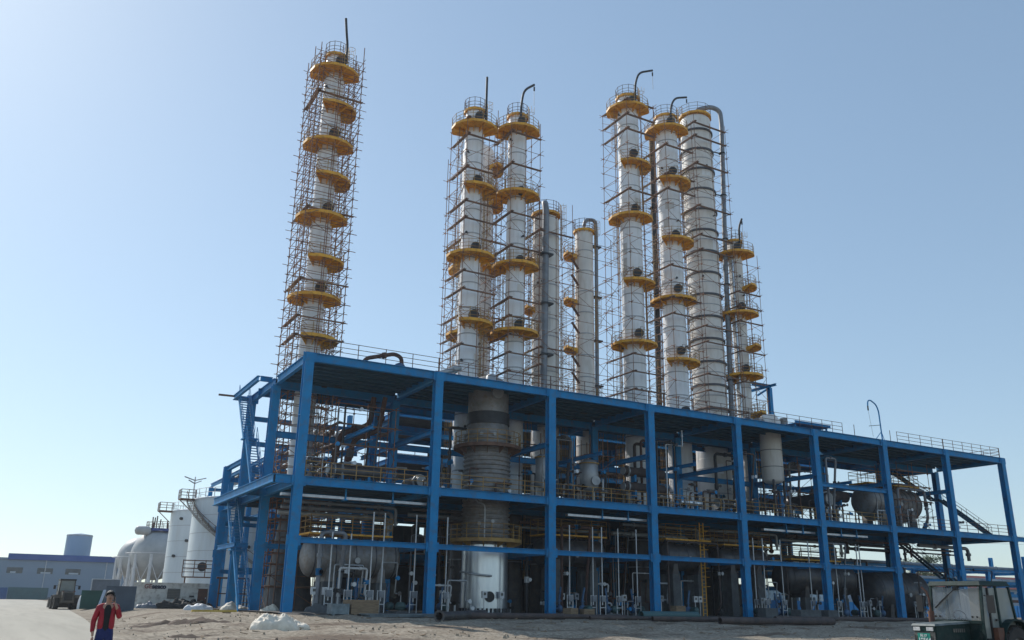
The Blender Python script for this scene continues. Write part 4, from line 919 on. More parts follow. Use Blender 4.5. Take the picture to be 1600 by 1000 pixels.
for x, y in ((51.7, 2.2), (56.3, 2.2), (51.7, 5.8), (56.3, 5.8)): b = MB(); b.bar((x, y, 18.01), (x, y, 18.94), .15, .15); b.build('leg', 'blue', t)
t = thing('roof_davit', 'thin blue hooked davit standing on the roof edge above the seventh post', 'davit', (62.6, .3, 18)); b = MB(); b.poly([(62.6, .3, 18.0), (62.5, .3, 21.2), (62.2, .3, 21.9), (61.3, .3, 22.3), (60.9, .3, 22.1), (60.85, .3, 21.6)], .07, 8, .4); b.build('mast', 'blue', t); b = MB(); b.tube((60.85, .3, 21.6), (60.85, .3, 21.1), .08); b.tube((60.85, .3, 21.1), (61.2, .3, 18.3), .012, 4); b.tube((62.5, .3, 19.7), (60.7, .3, 19.4), .03); b.build('hook', 'darksteel', t); b = MB()
for dx, dy in ((-.9, .2), (.5, .1), (-.2, .9)): b.tube((62.58, .3, 19.0), (62.6 + dx, .3 + dy, 18.02), .035)
b.build('stay', 'blue', t)
for i, (x, h) in enumerate(((16.2, .9), (37.2, .7), (45.0, .6), (49.0, .9))):
    t = thing('roof_pot', ['white', 'dark', 'grey', 'cream'][i] + ' round pot on the roof edge beside the railing', 'pot', (x, 2.2, 18)); b = MB(); b.lathe((x, 2.2, 18.02), [(.45, 0), (.45, h), (.3, h + .2), (.01, h + .25)], 22); b.build('pot_body', ['palepipe', 'darksteel', 'steel', 'cream'][i], t); b = MB(); b.disc((x, 2.2, 18.05), (0, 0, 1), .55, .07, 22); b.build('flange', 'darksteel', t)

# ------------------------------------------------------------------ ground clutter along the front
def crate(label, x, y, lx, ly, h, m, rz=0):
    z = gz(x, y) - .03; t = thing('crate', label, 'crate', (x, y, z), rz=rz); b = MB(); b.box(-lx / 2, lx / 2, -ly / 2, ly / 2, .1, h); b.build('box_body', m, t, local=True); b = MB()
    for k in (-1, 1):
        for j in (-1, 1): b.box(k * (lx / 2 - .06) - .06, k * (lx / 2 - .06) + .06, j * (ly / 2 + .015) - .015, j * (ly / 2 + .015) + .015, .1, h + .01)
        b.box(-lx / 2, lx / 2, k * (ly / 2 + .012) - .012, k * (ly / 2 + .012) + .012, h - .16, h - .04); b.box(k * lx * .35 - .06, k * lx * .35 + .06, -ly / 2, ly / 2, 0, .098)
    b.build('batten', m, t, local=True); return t
crate('large brown timber crate at the front of the first bay', 4.4, -2.2, 2.0, 1.3, 1.0, 'wood', .1)
crate('small blue-grey box left of the brown timber crate', 2.7, -2.6, 1.2, .9, .75, 'sheet', 0)
crate('small timber crate right of the third front post', 21.6, -1.5, .8, .8, .65, 'wood', .2)
crate('second small timber crate, farther right of the third front post', 23.0, -1.7, .9, .7, .6, 'wood', -.1)
crate('upright pale crate standing between the piers of the fourth bay', 32.6, -1.0, 1.0, .7, .95, 'wood', 0)
crate('long low dark crate at the front of the sixth bay', 46.9, -1.6, 2.6, 1.1, .8, 'pier', 0)
crate('grey block crate beside the sixth front post', 50.0, -1.5, 1.4, .9, .8, 'pier', .05)
crate('square grey block left of the sixth bay conduits', 42.6, -1.2, 1.5, .9, .9, 'pier', 0)
def pipe_on_ground(label, p, q, r, m, hollow=True, flange=False):
    z = lambda a: gz(a[0], a[1]) + r + .02
    P = Vector((*p, z(p))); Q = Vector((*q, z(q))); t = thing('loose_pipe', label, 'pipe', P, 'loose pipes lying in front of the structure'); b = MB(); b.tube(P, Q, r, 20, cap=False); b.tube(Q, P, r * .86, 20, cap=False); d = (Q - P).normalized(); 
    for e in (P, Q):
        a = d.orthogonal().normalized(); c = d.cross(a); n = 20; vs = [e + (a * math.cos(k * math.pi / 10) + c * math.sin(k * math.pi / 10)) * rr_ for k in range(n) for rr_ in (r, r * .86)]
        b.add(vs, [(2 * k, 2 * ((k + 1) % n), 2 * ((k + 1) % n) + 1, 2 * k + 1) for k in range(n)])
    b.build('pipe_body', m, t)
    if flange:
        b = MB(); a = d.orthogonal().normalized(); c = d.cross(a); n = 24; vs = []
        for k in range(n):
            e = a * math.cos(2 * math.pi * k / n) + c * math.sin(2 * math.pi * k / n); vs += [P + e * r * .85, P + e * r * 1.45, P + e * r * 1.45 + d * .1, P + e * r * .85 + d * .1]
        b.add(vs, [(4 * k + j, 4 * ((k + 1) % n) + j, 4 * ((k + 1) % n) + (j + 1) % 4, 4 * k + (j + 1) % 4) for k in range(n) for j in range(4)]); b.build('flange', 'steel', t)
pipe_on_ground('dark pipe with a round flange facing the camera, lying right of the second post', (7.2, -8.6), (12.6, -4.4), .26, 'steel', flange=True)
pipe_on_ground('rusty brown pipe lying before the ringed column', (9.5, -6.0), (18.0, -6.2), .2, 'brownpipe')
pipe_on_ground('second brown pipe lying farther right before the ringed column', (15, -5.0), (24, -5.4), .16, 'brownpipe')
pipe_on_ground('long thin brown pipe lying in front of the third bay', (20, -6.4), (31, -6.6), .14, 'brownpipe')
pipe_on_ground('blue-green pipe length lying in front of the fourth post', (25.5, -5.2), (31.5, -4.6), .3, 'greenfence')
pipe_on_ground('thickest dark pipe lying closest to the camera in front of the fifth bay', (28.0, -11.0), (39.2, -11.3), .24, 'brownpipe')
pipe_on_ground('dark pipe lying behind the thickest one in front of the fifth bay', (24.5, -7.8), (36, -8.0), .18, 'brownpipe')
pipe_on_ground('brown pipe lying in front of the sixth bay', (38, -6.5), (50, -6.2), .2, 'brownpipe')
pipe_on_ground('long dark pipe lying in front of the seventh bay', (47, -5.2), (60, -5.6), .17, 'brownpipe')
pipe_on_ground('small grey pipe lying in front of the last drum', (56, -7.5), (62, -7.0), .13, 'steel')
for i, (x, y, lx, rz) in enumerate(((5.8, -4.8, 4.2, .1), (8.8, -4.3, 3.6, -.1), (13.5, -3.0, 3, .1))):
    z = gz(x, y); t = thing('sheet_stack', ['left', 'middle', 'right'][i] + ' flat stack of grey sheets lying in the dirt right of the timber crate', 'sheets', (x, y, z), rz=rz)
    for k in range(3): b = MB(); o = random.uniform(-.3, .3); b.box(-lx / 2 + o, lx / 2 + o, -.6, .6, .04 + k * .07, .08 + k * .07); b.build('sheet', 'sheet', t, local=True)
def heap(name, label, cat, x, y, lx, ly, h, m, seed=0, n=40, fold=1.0, group=None):
    vs = []; fs = []; z0 = gz(x, y)
    for j in range(n + 1):
        for i in range(n):
            a = 2 * math.pi * i / n; rr_ = math.sin(j / n * math.pi / 2); hh = math.cos(j / n * math.pi / 2)
            px, py = lx * rr_ * math.cos(a), ly * rr_ * math.sin(a); e = 1 + .28 * noise.noise(Vector((math.cos(a) * 2 + seed, math.sin(a) * 2, seed)))
            k = noise.noise(Vector((px * 1.3 + seed, py * 1.3, seed))) * .4 + (noise.noise(Vector((px * 3.2, py * 3.2, seed + 4))) * .16 - abs(noise.noise(Vector((px * 6, py * 2.4, seed + 2)))) * .14) * fold
            z = h * (hh ** .8) * (.75 + k) ; vs.append((px * e, py * e, z - .06 if j < n else -.12))
    for j in range(n):
        for i in range(n): fs.append((j * n + i, (j + 1) * n + i, (j + 1) * n + (i + 1) % n, j * n + (i + 1) % n))
    b = MB(); b.add([(v[0] + x, v[1] + y, v[2] + z0) for v in vs], fs, True); o = b.build(name, m, org=(x, y, z0)); return tag(o, label, cat, group)
heap('tarp_heap', 'crumpled off-white tarp bundle lying in the sun before the first post', 'tarp', -5.1, -16.4, 1.2, .9, .95, 'tarp', 3, 70, 1.6)
heap('tarp_heap', 'low crumpled tail of the off-white tarp lying by the first post', 'tarp', -3.8, -15.6, .6, .5, .55, 'tarp', 8, 50)
heap('white_sack', 'plump white plastic sack lying left of the left-hand rear posts', 'sack', -3.0, 13.5, 1.1, .6, .75, 'sack', 1)
heap('white_sack', 'grubby white sack pile behind the stair posts', 'sack', -.4, 13.2, 1.0, .6, .8, 'tarp', 5)
heap('white_sack', 'torn sack slumped between the two left posts', 'sack', .6, 6.5, .7, .5, .7, 'tarp', 6)
heap('rubble_sack', 'dusty sack heap behind the first front post', 'sack', 2.4, .6, 1.0, .6, .95, 'pier', 11)
heap('scrap_heap', 'dark scrap heap in front of the office container', 'scrap', -2.6, 22.2, 2.5, .8, .95, 'junk', 2, fold=2)
heap('scrap_heap', 'low tangled scrap pile left of the dark heap by the office container', 'scrap', -5.6, 22.0, .9, .5, .7, 'pipe', 9, fold=2)
t = thing('yellow_timber', 'yellow board lying on two blocks in the dirt before the left posts', 'board', (-5.2, -1.5, gz(-5.2, -1.5)))
b = MB(); b.box(-6.3, -3.6, -1.7, -1.4, gz(-5.2, -1.5) + .08, gz(-5.2, -1.5) + .2); b.build('board', 'ypaint2', t); b = MB(); b.box(-4.4, -4.0, -1.9, -1.2, gz(-5.2, -1.5) - .05, gz(-5.2, -1.5) + .078); b.build('block', 'wood', t)
for i in range(4):
    x = 36 + i * 7.2; y = -3.2; t = thing('plank_offcut', ['first', 'second', 'third', 'fourth'][i] + ' pale board lying in the shade, counted from the left', 'board', (x, y, gz(x, y)), rz=random.uniform(-.5, .5)); b = MB(); b.box(-.8, .8, -.12, .12, .03, .08); b.build('board', 'ypaint2' if i == 1 else 'sheet', t, local=True); b = MB(); b.box(-.1, .1, -.3, .3, -.02, .029); b.build('cleat', 'wood', t, local=True)
# scaffold-like stand and railing by left posts
t = thing('pipe_stand', 'rusty pipe frame standing between the two leftmost posts', 'pipe frame', (-.5, 20, 0)); b = MB()
for x in (-.2, .9, 2): b.tube((x, 20.5, 0), (x, 20.5, 2.6), .07)
b.build('upright', 'rustpipe', t); b = MB(); b.poly([(-.5, 20.5, 2.6), (1, 20.5, 2.6), (2.3, 20.5, 2.6), (2.3, 20.5, .2)], .08, 8, .2); b.tube((-.3, 20.5, 1.3), (2.2, 20.5, 1.3), .05); b.build('crossbar', 'rustpipe', t)

# ------------------------------------------------------------------ left background
def local_frame(x, y):   # unit vector from camera and its right-hand normal
    d = Vector((x - CAM.x, y - CAM.y, 0)).normalized(); return d, Vector((d.y, -d.x, 0))
def text(s, size, m, name='lettering', bold=0):
    cu = bpy.data.curves.new(name, 'FONT'); cu.body = s; cu.size = size; cu.extrude = .01; cu.offset = bold
    o = bpy.data.objects.new('tmp', cu); COL.objects.link(o); dg = bpy.context.evaluated_depsgraph_get(); me = bpy.data.meshes.new_from_object(o.evaluated_get(dg)); bpy.data.objects.remove(o)
    me.materials.clear(); me.materials.append(M[m]); o = bpy.data.objects.new(name, me); COL.objects.link(o); o.rotation_euler = (math.pi / 2, 0, 0); return o
# office container  (local: x along the front, -y faces camera)
d, rn = local_frame(-3, 24.4); rz = math.atan2(rn.y, rn.x)
t = thing('office_container', 'dirty white site office container with a brown door and a barred window', 'container', (-3.2, 24.4, -.05), rz=rz)
b = MB(); b.box(-3.3, 3.6, 0, 2.4, 0, 2.1); b.build('wall', 'office', t, local=True)
b = MB(); b.box(-3.38, 3.68, -.06, 2.46, 2.102, 2.2); b.box(-3.34, -3.2, -.04, -.002, 0, 2.1); b.box(3.5, 3.64, -.04, -.002, 0, 2.1); b.build('frame', 'office', t, local=True)
b = MB(); b.box(2.0, 2.8, -.05, -.004, .05, 1.75); dd = b.build('door', 'rusttank', t, local=True); b = MB(); b.box(2.65, 2.72, -.1, -.052, .9, 1.0); b.build('handle', 'galv', dd, local=True)
b = MB(); b.box(-.55, .5, -.04, -.004, .85, 1.7); wd = b.build('window', 'glassd', t, local=True); b = MB()
for k in range(6): b.box(-.55, .5, -.07, -.042, .9 + k * .14, .93 + k * .14)
b.build('bars', 'steel', wd, local=True)
b = MB(); b.box(1.3, 1.7, -.04, -.004, 1.0, 1.15); b.build('vent', 'darksteel', t, local=True)
for s_, x, m, bd in (('GE', -2.5, 'inkred', .015), ('seaco', -1.86, 'ink', .035)):
    o = text(s_, .5, m, 'lettering', bd); o.parent = t; o.location = (x, -.02, 1.7)
# work balcony on the tank beside the office: grille cage with fan
t = thing('air_unit_cage', 'yellow railed ledge with a round fan unit on the white tank above the office', 'air unit', (-1.3, 27.2, 2.6)); d, rn = local_frame(-1.3, 27.4)
b = MB(); o = Vector((-2.2, 27.6, 2.8)); railing(b, o, o + rn * 3.0, 1.5, 1.0, .03, (1.45, 1.1, .75, .4)); railing(b, o + d * 1.0, o + d * 1.0 + rn * 3.0, 1.5, 1.0, .03, (1.45, .75)); b.build('railing', 'rustrail', t)
b = MB(); b.bar(o + d * .5 + Vector((0, 0, -.05)), o + d * .5 + rn * 3 + Vector((0, 0, -.05)), 1.0, .1); b.build('ledge', 'rustrail', t)
b = MB(); c = o + rn * 1.7 + d * .6 + Vector((0, 0, .9)); b.disc(c, -d, .42, .3, 20); b.build('fan', 'darksteel', t)
for k in (0.3, 2.7):
    b = MB(); b.bar(o + d * .5 + rn * k + Vector((0, 0, -.1)), o + d * .5 + rn * k + Vector((0, 0, -2.8)), .12, .12); b.build('post', 'rustrail', t)
# storage tanks
def storage(label, x, y, r, h, stairs=False):
    t = thing('storage_tank', label, 'storage tank', (x, y, 0)); b = MB(); pf = [(r, 0)]
    z = 0
    while z < h - .1: z = min(h, z + 2.1); pf += [(r, z), (r + .006, z + .01)] if len(pf) % 4 else [(r, z), (r - .006, z + .01)]
    b.lathe((x, y, 0), pf, 72, dup=True); b.build('shell', 'tank', t)
    for k in range(1, 6): b = MB(); b.lathe((x, y, h * k / 6), [(r, -.03), (r + .02, -.03), (r + .02, .03), (r, .03)], 72, dup=True); b.build('weld_seam', 'bandlight', t)
    b = MB(); b.lathe((x, y, h), [(r + .1, -.1), (r + .1, .05), (r, .08), (.3, 1.1), (.01, 1.1)], 72); b.build('roof', 'tank', t)
    g = MB(); n = 30
    for k in range(n):
        a, c = 2 * math.pi * k / n, 2 * math.pi * (k + 1) / n; p = Vector((x + r * math.cos(a), y + r * math.sin(a), h + .1)); q = Vector((x + r * math.cos(c), y + r * math.sin(c), h + .1)); g.tube(p, p + Vector((0, 0, 1.1)), .045)
        for zz in (.55, 1.08): g.tube(p + Vector((0, 0, zz)), q + Vector((0, 0, zz)), .035, 5)
    g.build('railing', 'whitesteel', t)
    b = MB(); ca = math.atan2(CAM.y - y, CAM.x - x); a = ca + .1; b.tube((x + (r - 1) * math.cos(a), y + (r - 1) * math.sin(a), h), (x + (r - 1) * math.cos(a), y + (r - 1) * math.sin(a), h + 1.1), .6, 14); b.build('roof_nozzle', 'steelwarm', t)
    # landing at the top left
    a = ca - R(80); b = MB(); c = Vector((x + (r + .9) * math.cos(a), y + (r + .9) * math.sin(a), h)); b.box(c.x - .9, c.x + .9, c.y - .9, c.y + .9, h - .15, h); railing(b, (c.x - .9, c.y - .9, h), (c.x - .9, c.y + .9, h), 1.1, .9, .04); railing(b, (c.x - .9, c.y - .9, h), (c.x + .9, c.y - .9, h), 1.1, .9, .04); b.bar((c.x - .8, c.y, h - .2), (c.x + .8, c.y, h - 1.6), .1, .1); b.build('landing', 'rustrail', t)
    if stairs:
        n = 56; b = MB(); g = MB(); pr_ = None
        for k in range(n):
            u = k / n; a = ca - R(78) + R(128) * u; z = h - (h - .4) * u; c = Vector((math.cos(a), math.sin(a), 0)); p = Vector((x, y, z)) + c * (r + .15); q = Vector((x, y, z)) + c * (r + 1.0)
            b.bar(p, q, .3, .05)
            if pr_: b.bar(pr_[1], q, .05, .3); b.bar(pr_[0], p, .05, .3); g.tube(pr_[1] + Vector((0, 0, 1)), q + Vector((0, 0, 1)), .035, 5)
            if k % 3 == 0: g.tube(q, q + Vector((0, 0, 1)), .03, 5)
            pr_ = (p, q)
        s_ = b.build('spiral_stair', 'steelwarm', t); g.build('handrail', 'rustrail', s_)
    for k in range(5):
        a = ca + R(random.uniform(-50, 20)); z = random.uniform(3, h - 1); c = Vector((math.cos(a), math.sin(a), 0)); b = MB(); b.disc(Vector((x, y, z)) + c * (r - .05), c, .2, .35, 12); b.build('nozzle', 'darksteel', t)
storage('big white storage tank with a spiral stair climbing its left side', 11.0, 57.5, 7.7, 12.9, True)
storage('white storage tank half hidden behind the one with the spiral stair', 8.9, 76.5, 5.3, 12.9)
def sphere_tank(label, x, y, z, r, top=True):
    t = thing('sphere_tank', label, 'sphere tank', (x, y, 0)); b = MB(); b.lathe((x, y, z), [(max(.01, r * math.sin(a)), -r * math.cos(a)) for a in [i * math.pi / 24 for i in range(25)]], 48); b.build('shell', 'sphere', t)
    for k in range(9):
        a = 2 * math.pi * k / 9 + .2; b = MB(); b.tube((x + r * .98 * math.cos(a), y + r * .98 * math.sin(a), -.2), (x + r * .98 * math.cos(a), y + r * .98 * math.sin(a), z), .32, 12); b.build('leg', 'whitesteel', t)
        a2 = 2 * math.pi * (k + 1) / 9 + .2; b = MB(); b.tube((x + r * math.cos(a), y + r * math.sin(a), .3), (x + r * math.cos(a2), y + r * math.sin(a2), z - 1.2), .08); b.tube((x + r * math.cos(a2), y + r * math.sin(a2), .3), (x + r * math.cos(a), y + r * math.sin(a), z - 1.2), .08); b.build('cross_brace', 'whitesteel', t)
    g = MB(); rr_ = r + .9; n = 28
    for k in range(n):
        a, c = 2 * math.pi * k / n, 2 * math.pi * (k + 1) / n; p = Vector((x + rr_ * math.cos(a), y + rr_ * math.sin(a), z + .2)); q = Vector((x + rr_ * math.cos(c), y + rr_ * math.sin(c), z + .2)); g.tube(p + Vector((0, 0, .0)), q, .06, 5)
    g.build('spray_ring', 'whitesteel', t)
    if top:
        p = MB(); p.lathe((x, y, z + r * .96), [(2.6, 0), (2.6, .5), (.5, .52)], 24, dup=True); pp = p.build('top_platform', 'navy', t); g = MB()
        for k in range(16):
            a, c = 2 * math.pi * k / 16, 2 * math.pi * (k + 1) / 16; A = Vector((x + 2.55 * math.cos(a), y + 2.55 * math.sin(a), z + r + .3)); B_ = Vector((x + 2.55 * math.cos(c), y + 2.55 * math.sin(c), z + r + .3)); g.tube(A, A + Vector((0, 0, 1.3)), .05)
            for zz in (.65, 1.3): g.tube(A + Vector((0, 0, zz)), B_ + Vector((0, 0, zz)), .045, 5)
        for k in range(7): xx = x + random.uniform(-1.6, 1.6); g.tube((xx, y + random.uniform(-1, 1), z + r), (xx, y, z + r + random.uniform(1.5, 3)), .12)
        g.build('railing', 'rustrail', pp)
sphere_tank('grey spherical tank on white legs with a navy railed top, nearest the white tanks', 9.85, 129.7, 8.9, 4.75)
sphere_tank('second grey spherical tank partly hidden left of the navy-topped one', 8.2, 141, 8.5, 4.3, False)
t = thing('small_drum_tank', 'small pale drum on a bracket between the two spherical tanks', 'tank', (5.2, 128, 14.6)); b = MB(); b.lathe((5.0, 128, 13.4), [(.01, 0), (.6, .2), (.85, .55), (.85, 2.5), (.6, 2.9), (.01, 3.1)], 24, 'x'); b.build('shell', 'sphere', t); b = MB(); b.bar((7.0, 128, 11), (7.0, 128, 12.6), .3, .3); b.build('post', 'whitesteel', t)
# warehouse: long wall facing the camera
d, rn = local_frame(-6, 218); rz = math.atan2(rn.y, rn.x)
t = thing('warehouse', 'long blue-grey warehouse with a blue roof strip and small high windows', 'warehouse', (-6, 218, -.3), rz=rz)
b = MB(); b.box(-55, 24, 0, 40, 0, 10.4); b.build('wall', 'wall', t, local=True)
b = MB()
for k in range(66): b.box(-54 + k * 1.2, -53.9 + k * 1.2, -.035, -.002, .1, 10.3)
b.build('cladding_rib', 'wall', t, local=True)
for k in range(4): b = MB(); b.tube((-30 + k * 15.2, -.12, 0), (-30 + k * 15.2, -.12, 10.4), .09, 8); b.build('downpipe', 'whitesteel', t, local=True)
b = MB(); b.box(-55.3, -9.0, -.3, 40.3, 10.402, 10.9); b.build('roof', 'wall', t, local=True); b = MB(); b.box(-9, 24.3, -.6, 40, 10.42, 12.0); b.build('roof', 'roofblue', t, local=True)
for k, x in enumerate((-22.0, -14.4, -6.9, .4, 7.3)):
    b = MB(); b.box(x - 1.9, x + 1.9, -.06, -.004, 6.9, 8.4); f = b.build('window', 'glassd', t, local=True); b = MB(); b.box(x - 1.0, x + (1.4 if k != 2 else .3), -.09, -.062, 6.95, 7.35); b.build('pane', 'pane', f, local=True)
d, rn = local_frame(4.1, 258)
t = thing('silo', 'pale blue cylindrical silo rising behind the warehouse roof', 'silo', (4.6, 258, 0)); b = MB(); b.lathe((4.3, 258, 0), [(3.8, 0), (3.8, 19.6), (3.7, 19.7), (.01, 20.3)], 40, dup=True); b.build('shell', 'silo', t); b = MB(); b.lathe((4.3, 258, 19.2), [(3.8, 0), (3.86, 0), (3.86, .35), (3.8, .35)], 40, dup=True); b.build('rim', 'palepipe', t)
def simplebox(name, label, cat, x, y, lx, ly, h, m, ribs=8, lid=True):
    d, rn = local_frame(x, y); t = thing(name, label, cat, (x, y, gz(x, y) - .02), rz=math.atan2(rn.y, rn.x)); b = MB(); b.box(-lx / 2, lx / 2, 0, ly, 0, h)
    for k in range(ribs): xx = -lx / 2 + (k + .5) * lx / ribs; b.box(xx - .08, xx + .08, -.04, -.001, .1, h - .1)
    b.build('wall', m, t, local=True); b = MB(); b.box(-lx / 2 - .05, lx / 2 + .05, -.06, ly + .05, h + .002, h + .08); b.box(-lx / 2 - .05, -lx / 2 + .06, -.06, -.002, 0, h); b.box(lx / 2 - .06, lx / 2 + .05, -.06, -.002, 0, h); b.build('frame', 'galv' if lid == 2 else m, t, local=True); return t
simplebox('site_container', 'dark blue-grey container directly behind the man in red', 'container', -8.7, 14.1, 2.0, 1.6, 1.8, 'greybox', 9)
simplebox('site_container', 'lighter grey container farther back, left of the dark one', 'container', -6.4, 49, 2.9, 2.4, 2.7, 'greybox2', 9, 2)
simplebox('green_container', 'dark green skip container right of the wheel loader', 'container', -8.85, 34.2, 1.9, 1.5, 1.6, 'greenbox', 6)
simplebox('site_fence', 'green corrugated site fence far off, left of the loader', 'fence', -10.0, 178, 8.2, .2, 2.6, 'greenfence', 12)
simplebox('site_fence', 'blue corrugated site fence at the left edge of the photo', 'fence', -18.5, 176, 8.4, .2, 2.5, 'bluefence', 12)
for i, (x, y, s_) in enumerate(((-4.0, 176, 1.2), (-1.5, 172, 1.4))): heap('debris_heap', ['left', 'right'][i] + ' pale debris heap at the far end of the road behind the loader', 'debris', x, y, 2.2, 1, s_, 'pier', i + 20, 20)
heap('white_cover', 'white curved plastic cover bulging between loader and green container', 'cover', -8.9, 40.5, .7, .6, 2.3, 'sack', 31, 24, .2)
t = thing('leaning_board', 'pale board leaning against the green container', 'board', (-8.0, 33.2, 0)); b = MB(); b.bar((-8.3, 32.9, 0), (-7.9, 33.9, 1.5), .25, .06); b.build('board', 'galv', t); b = MB(); b.box(-8.4, -8.1, 32.7, 33.0, -.05, .1); b.build('foot', 'wood', t)
# mast lamp behind the tanks
t = thing('mast_lamp', 'tall mast lamp with winged heads rising behind the white tanks', 'lamp mast', (8.0, 90, 0)); b = MB(); b.tube((8.6, 90, 0), (8.6, 90, 19.8), .2, 10, .1); b.build('mast', 'whitesteel', t)
for s_ in (-1, 1):
    b = MB(); b.bar((8.6, 90, 19.2), (8.6 + s_ * 1.7, 90, 19.7), .35, .12); b.bar((8.6, 90, 18.7), (8.6 + s_ * 1.0, 90, 19.2), .35, .12); b.build('lamp_head', 'pipe', t)
# ------------------------------------------------------------------ right background
rr2 = thing('yard_pipe_rack', 'low blue pipe rack in the yard beyond the right end of the structure', 'steel structure', (96, 20, 0))
for i in range(7):
    x = 84 + i * 9
    for y in (16, 21): column(x, y, 6.4 if i != 3 else 8.5, rr2, .45, .45)
    ibeam((x, 16.3, 4.4), (x, 20.7, 4.4), .35, .25, rr2); ibeam((x, 16.3, 6.1), (x, 20.7, 6.1), .35, .25, rr2)
for y in (16, 21):
    for z in (3.1, 4.7, 6.3):
        b = MB(); b.hbeam((60, y, z), (140, y, z), .25, .32); b.build('beam', 'blue', rr2)
for k, (y, z, r, m) in enumerate(((16.8, 4.75, .26, 'palepipe'), (17.8, 4.75, .22, 'pipe'), (19, 4.75, .26, 'palepipe'), (17.2, 6.5, .22, 'pipe'), (18.6, 6.5, .26, 'palepipe'))):
    t = thing('yard_pipe', '%s pipe on the %s tier of the yard rack, number %d from the front' % (KN[m], 'upper' if z > 6 else 'lower', k % 3 + 1), 'pipe', (60, y, z), 'pipes on the yard rack'); b = MB(); b.tube((60, y, z + r), (140, y, z + r), r, 10); b.build('pipe_body', m, t); b = MB()
    for x in range(66, 138, 10): b.disc((x, y, z + r), (1, 0, 0), r * 1.3, .1, 12)
    b.build('flange', m, t)
for i, (x, y, L) in enumerate(((70, 30, 50), (122, 34, 40))):
    t = thing('blue_site_fence', ['nearer', 'farther'][i] + ' bright blue sheet fence glimpsed through the right bays', 'fence', (x, y, 0)); b = MB(); b.box(x, x + L, y, y + .1, -.2, 1.9); b.build('panel', 'brightblue', t); b = MB()
    for k in range(int(L / 3)): b.box(x + k * 3, x + k * 3 + .1, y - .08, y - .002, -.2, 2.0)
    b.build('post', 'blue', t)
t = thing('red_roofed_shed', 'low shed with a brick-red roof at the far right beyond the yard rack', 'shed', (150, 70, 0)); b = MB(); b.box(140, 215, 75, 90, -.2, 6.2); b.build('wall', 'wall', t); b = MB(); b.hexa([(139, 74, 6.21), (216, 74, 6.21), (216, 91, 6.21), (139, 91, 6.21), (139, 80, 9.4), (216, 80, 9.4), (216, 84, 9.4), (139, 84, 9.4)]); b.build('roof', 'redroof', t)
t = thing('control_cabin', 'pale cabin standing behind the right end of the rear rack', 'building', (84, 34, 0)); b = MB(); b.box(80, 92, 36, 42, -.2, 3.4); b.build('wall', 'office', t); b = MB(); b.box(79.8, 92.2, 35.8, 42.2, 3.404, 3.6); b.build('roof', 'wall', t); b = MB()
for k in range(3): b.box(81.5 + k * 3.5, 83 + k * 3.5, 35.95, 35.997, 1.2, 2.5)
b.build('window', 'glassd', t)
def tree(label, x, y, h, seed):
    rnd = random.Random(seed); t = thing('roadside_tree', label, 'tree', (x, y, 0)); b = MB(); b.tube((x, y, -.2), (x + .2, y, h * .55), .28, 9, .16)
    for k in range(7): a = rnd.uniform(0, 6.28); b.tube((x + .1, y, h * rnd.uniform(.3, .5)), (x + math.cos(a) * h * .28, y + math.sin(a) * h * .28, h * rnd.uniform(.65, .95)), .1, 6, .03)
    b.build('trunk', 'bark', t); b = MB()
    cl = [(rnd.gauss(0, h * .17), rnd.gauss(0, h * .17), h * rnd.uniform(.45, 1)) for _ in range(26)]
    for i in range(3500):
        c = rnd.choice(cl); p = Vector((x + c[0] + rnd.gauss(0, .45), y + c[1] + rnd.gauss(0, .45), c[2] + rnd.gauss(0, .35))); u = Vector((rnd.gauss(0, 1), rnd.gauss(0, 1), rnd.gauss(0, 1))).normalized() * .16; v = u.orthogonal().normalized() * .12
        b.add([p - u, p + v, p + u, p - v], [(0, 1, 2, 3)])
    b.build('crown', 'leaf', t)
tree('leafy tree at the right edge of the photo behind the last post', 137.5, 52, 10.5, 3)
tree('thin tree beyond the yard rack, right of the rear right post', 118, 50, 8.2, 5)
tree('low tree between the yard rack and the red roof', 128, 56, 7.6, 9)
piperun('thick grey pipe elbowing down in the yard right of the last post', [(98, 12, 3.4), (86.5, 12, 3.4), (86.5, 12, .3)], .3, 'pipe', 'yard elbow pipes')
piperun('rusty pipe crossing low in the yard right of the last post', [(100, 10, 2.2), (85.5, 10.5, 2.2), (85.5, 13, .3)], .18, 'rustpipe', 'yard elbow pipes')
for i in range(5):
    x = 86 + i * 5.5; t = thing('yard_post', ['nearest', 'second', 'third', 'fourth', 'farthest'][i] + ' short blue post carrying pipes right of the structure', 'post', (x, 11, 0)); b = MB(); b.hbeam((x, 11, -.1), (x, 11, 3.05), .35, .35, .04, (0, 1, 0)); b.build('shaft', 'blue', t); b = MB(); b.hbeam((x, 9.6, 3.2), (x, 12.6, 3.2), .25, .25); b.build('crossarm', 'blue', t)
# overhead wires at the right
t = thing('overhead_wire', 'pair of thin overhead wires crossing the sky at the right edge', 'wire', (100, 20, 11)); 
for z in (12.6, 11.3): b = MB(); b.poly([(86, 26, z - .2), (105, 26, z - .5), (130, 26, z + .2)], .02, 4); b.build('wire', 'darksteel', t)

